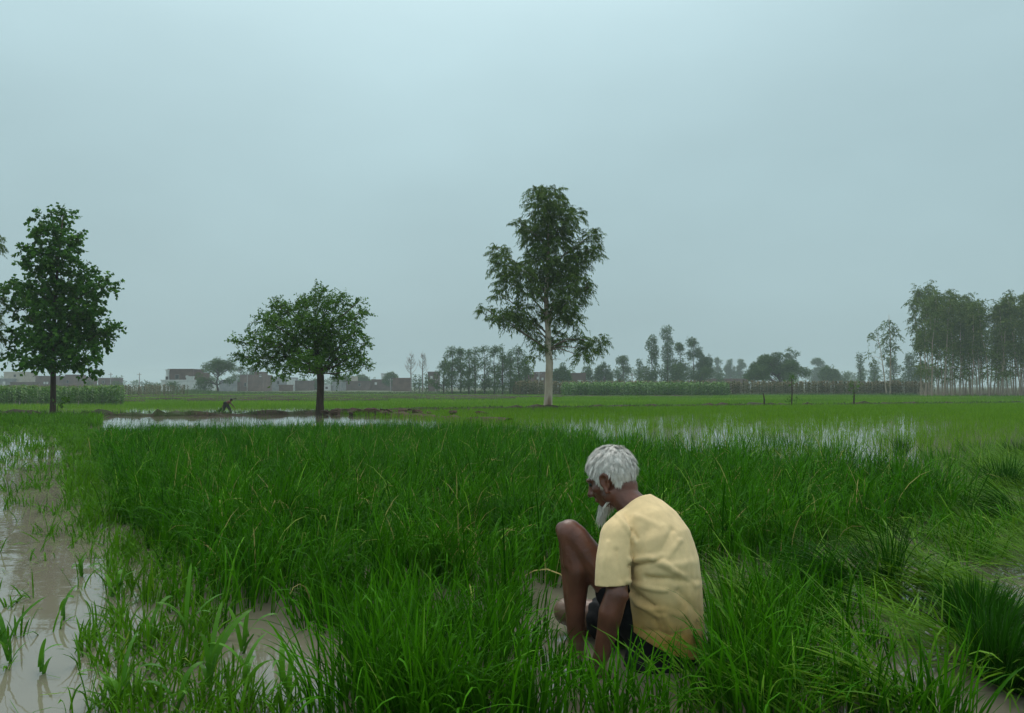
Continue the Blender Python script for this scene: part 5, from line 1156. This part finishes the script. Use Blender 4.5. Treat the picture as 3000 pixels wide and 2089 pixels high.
path = path * (1 - bl) + (cp_[cd] + rng.normal(size=(n, 1, 3)) * .0022) * bl
path = path @ HM + HC; sd2 = unit(np.cross(fl, nl)) @ HM; wid = np.tile(np.array([.0008, .0010, .0008])[None], (n, 1))
hb = MB(); Vh, Th, mm = ribbons(path, wid, sd2); hb.add(Vh, T=Th, rnd=np.repeat(np.clip(rng.normal(size=n) * .18 + .72 + .08 * (rng.normal(size=420))[cd], 0, 1), mm))
ph = np.linspace(.02, math.pi - .02, 40); th = np.arange(60) * 2 * math.pi / 60                      # scalp-close layer below the strands
g = hc + np.stack([np.sin(ph)[:, None] * np.cos(th), np.sin(ph)[:, None] * np.sin(th), np.repeat(np.cos(ph)[:, None], 60, 1)], -1).reshape(-1, 3) * hrad * .985
i = np.arange(39)[:, None] * 60; j = np.arange(60)[None]; Qc = np.stack([i + j, i + (j + 1) % 60, i + 60 + (j + 1) % 60, i + 60 + j], -1).reshape(-1, 4)
cc = g[Qc].mean(1); Qc = Qc[cc[:, 2] > hl(cc[:, 1]) + .006]; hb.add(g @ HM + HC, Q=Qc, rnd=.62)
hb.build('hair', M['hair'], person, off=man_o)
n = 1500; a = rng.uniform(-1, 1, n); f = rng.uniform(size=n)
st = np.stack([a * .036, .098 - .05 * a ** 2 - rng.uniform(0, .018, n), -.088 - .022 * rng.uniform(size=n) + .012 * a ** 2], -1)
side_n = rng.uniform(size=n) < .25; st[side_n] = np.stack([np.sign(a[side_n]) * (.052 - .01 * f[side_n]), .01 + .06 * f[side_n], -.075 - .03 * f[side_n]], -1)
cur = st @ HM + HC; Lb = np.where(side_n, .018, rng.uniform(.045, .085, n) * (1 - .45 * np.abs(a))); path = [cur]; dirb = unit(np.array([0, 0, -1.0]) + (hf * .10)[None] + rng.normal(size=(n, 3)) * .10 - (np.outer(a, hr) * .22))
for k in range(3): cur = cur + unit(dirb + rng.normal(size=(n, 3)) * .05) * (Lb / 3)[:, None]; path.append(cur)
Vb, Tb, mm = ribbons(np.stack(path, 1), np.tile(np.array([.0016, .0018, .0014])[None], (n, 1)), unit(rng.normal(size=(n, 3)) * [1, 1, .2]))
mk('beard', Vb - man_o, [Tb], M['hair'], person, rnd=np.repeat(np.clip(rng.normal(size=n) * .2 + .7, 0, 1), mm))

# ================================================================ THE YOUNG WORKER IN THE LOWER PADDY
Yc = 40.6; c = lambda x, y, dy=0.0: P(x, y, Yc + dy)
ft = c(663, 1209.5); ft[2] = LOW
kid = empty('person', ft, 'distant worker in dark trousers bending over the flooded paddy', 'person')
bd = [ellipsoid(c(677, 1172), np.eye(3) * [.068, .075, .085])] + limb([c(675, 1175), c(671, 1177.5)], [.04, .05]) + limb([c(671, 1178), c(666, 1180), c(661, 1182)], [.105, .10, .095])
bd += limb([c(673, 1178, -.12), c(680, 1186, -.12), c(687, 1194.5, -.1)], [.042, .034, .024]) + limb([c(664, 1179, .05), c(654, 1187, .08), c(650, 1195, .05)], [.042, .034, .026])
bd += limb([c(687, 1194.5, -.1), c(689, 1197, -.1)], [.026, .016]) + limb([c(650, 1195, .05), c(649, 1197.5, .05)], [.026, .018])
bd += limb([c(660, 1183), c(656.5, 1196), c(651.5, 1212)], [.08, .055, .035]) + limb([c(663, 1183), c(671, 1196), c(676, 1212)], [.08, .055, .035])
V, Q, T = remesh(bd, .014, 3); m = noise_mat('worker_skin', (.075, .032, .022), (.13, .055, .038), 6, .6, bump=0); mk('body', V - ft, [Q, T], m, kid, True)
V, Q, T = remesh(limb([c(661, 1181.5), c(657, 1196), c(652, 1210)], [.105, .078, .060]) + limb([c(662, 1182), c(671.5, 1196), c(676, 1210)], [.105, .078, .062]) + limb([c(660, 1181.5), c(664, 1181)], [.11, .11]), .014, 3); mk('trousers', V - ft, [Q, T], noise_mat('dark_trousers', (.015, .016, .014), (.03, .032, .028), 8, .9, bump=0), kid, True)
V, Q = ellipsoid(c(677.5, 1170.5), np.eye(3) * [.074, .08, .078]); mk('hair', V - ft, [Q], noise_mat('black_hair', (.006, .005, .005), (.014, .012, .011), 20, .6, bump=0), kid, True)
b0 = c(649.5, 1196.5, .05); n = 120; rng = np.random.default_rng(99)
Vb, Tb, mm = blades(np.repeat(b0[None], n, 0) + rng.normal(size=(n, 3)) * .02, rng.uniform(.25, .42, n), np.full(n, .022), 3.1 + rng.normal(size=n) * .35, 2.35 + rng.normal(size=n) * .15, rng.uniform(-.1, .3, n), 3, rng)
o = mk('rice_bundle', Vb - b0, [Tb], M['rice_dark'], rnd=np.repeat(rng.uniform(.2, .8, n), mm)); o.location = b0; tag(o, 'small rice bundle held in the hand of the distant bending worker', 'rice bundle')

# ================================================================ HAZE: damp monsoon air, one even body round everything
hz = MB(); hz.box((-1540, -340, -2.2), (1540, 1540, 26.0))
hm = bpy.data.materials.new('haze'); hm.use_nodes = True; t = hm.node_tree; t.nodes.clear()
o_ = N(t, 'ShaderNodeOutputMaterial'); pv = N(t, 'ShaderNodeVolumePrincipled')
pv.inputs['Color'].default_value = (0.80, 0.93, 0.97, 1); pv.inputs['Density'].default_value = 0.0008; pv.inputs['Anisotropy'].default_value = 0.1
t.links.new(pv.outputs[0], o_.inputs['Volume'])
ho = hz.build('haze', hm); tag(ho, 'thin damp haze lying over the fields', 'haze', kind='stuff')
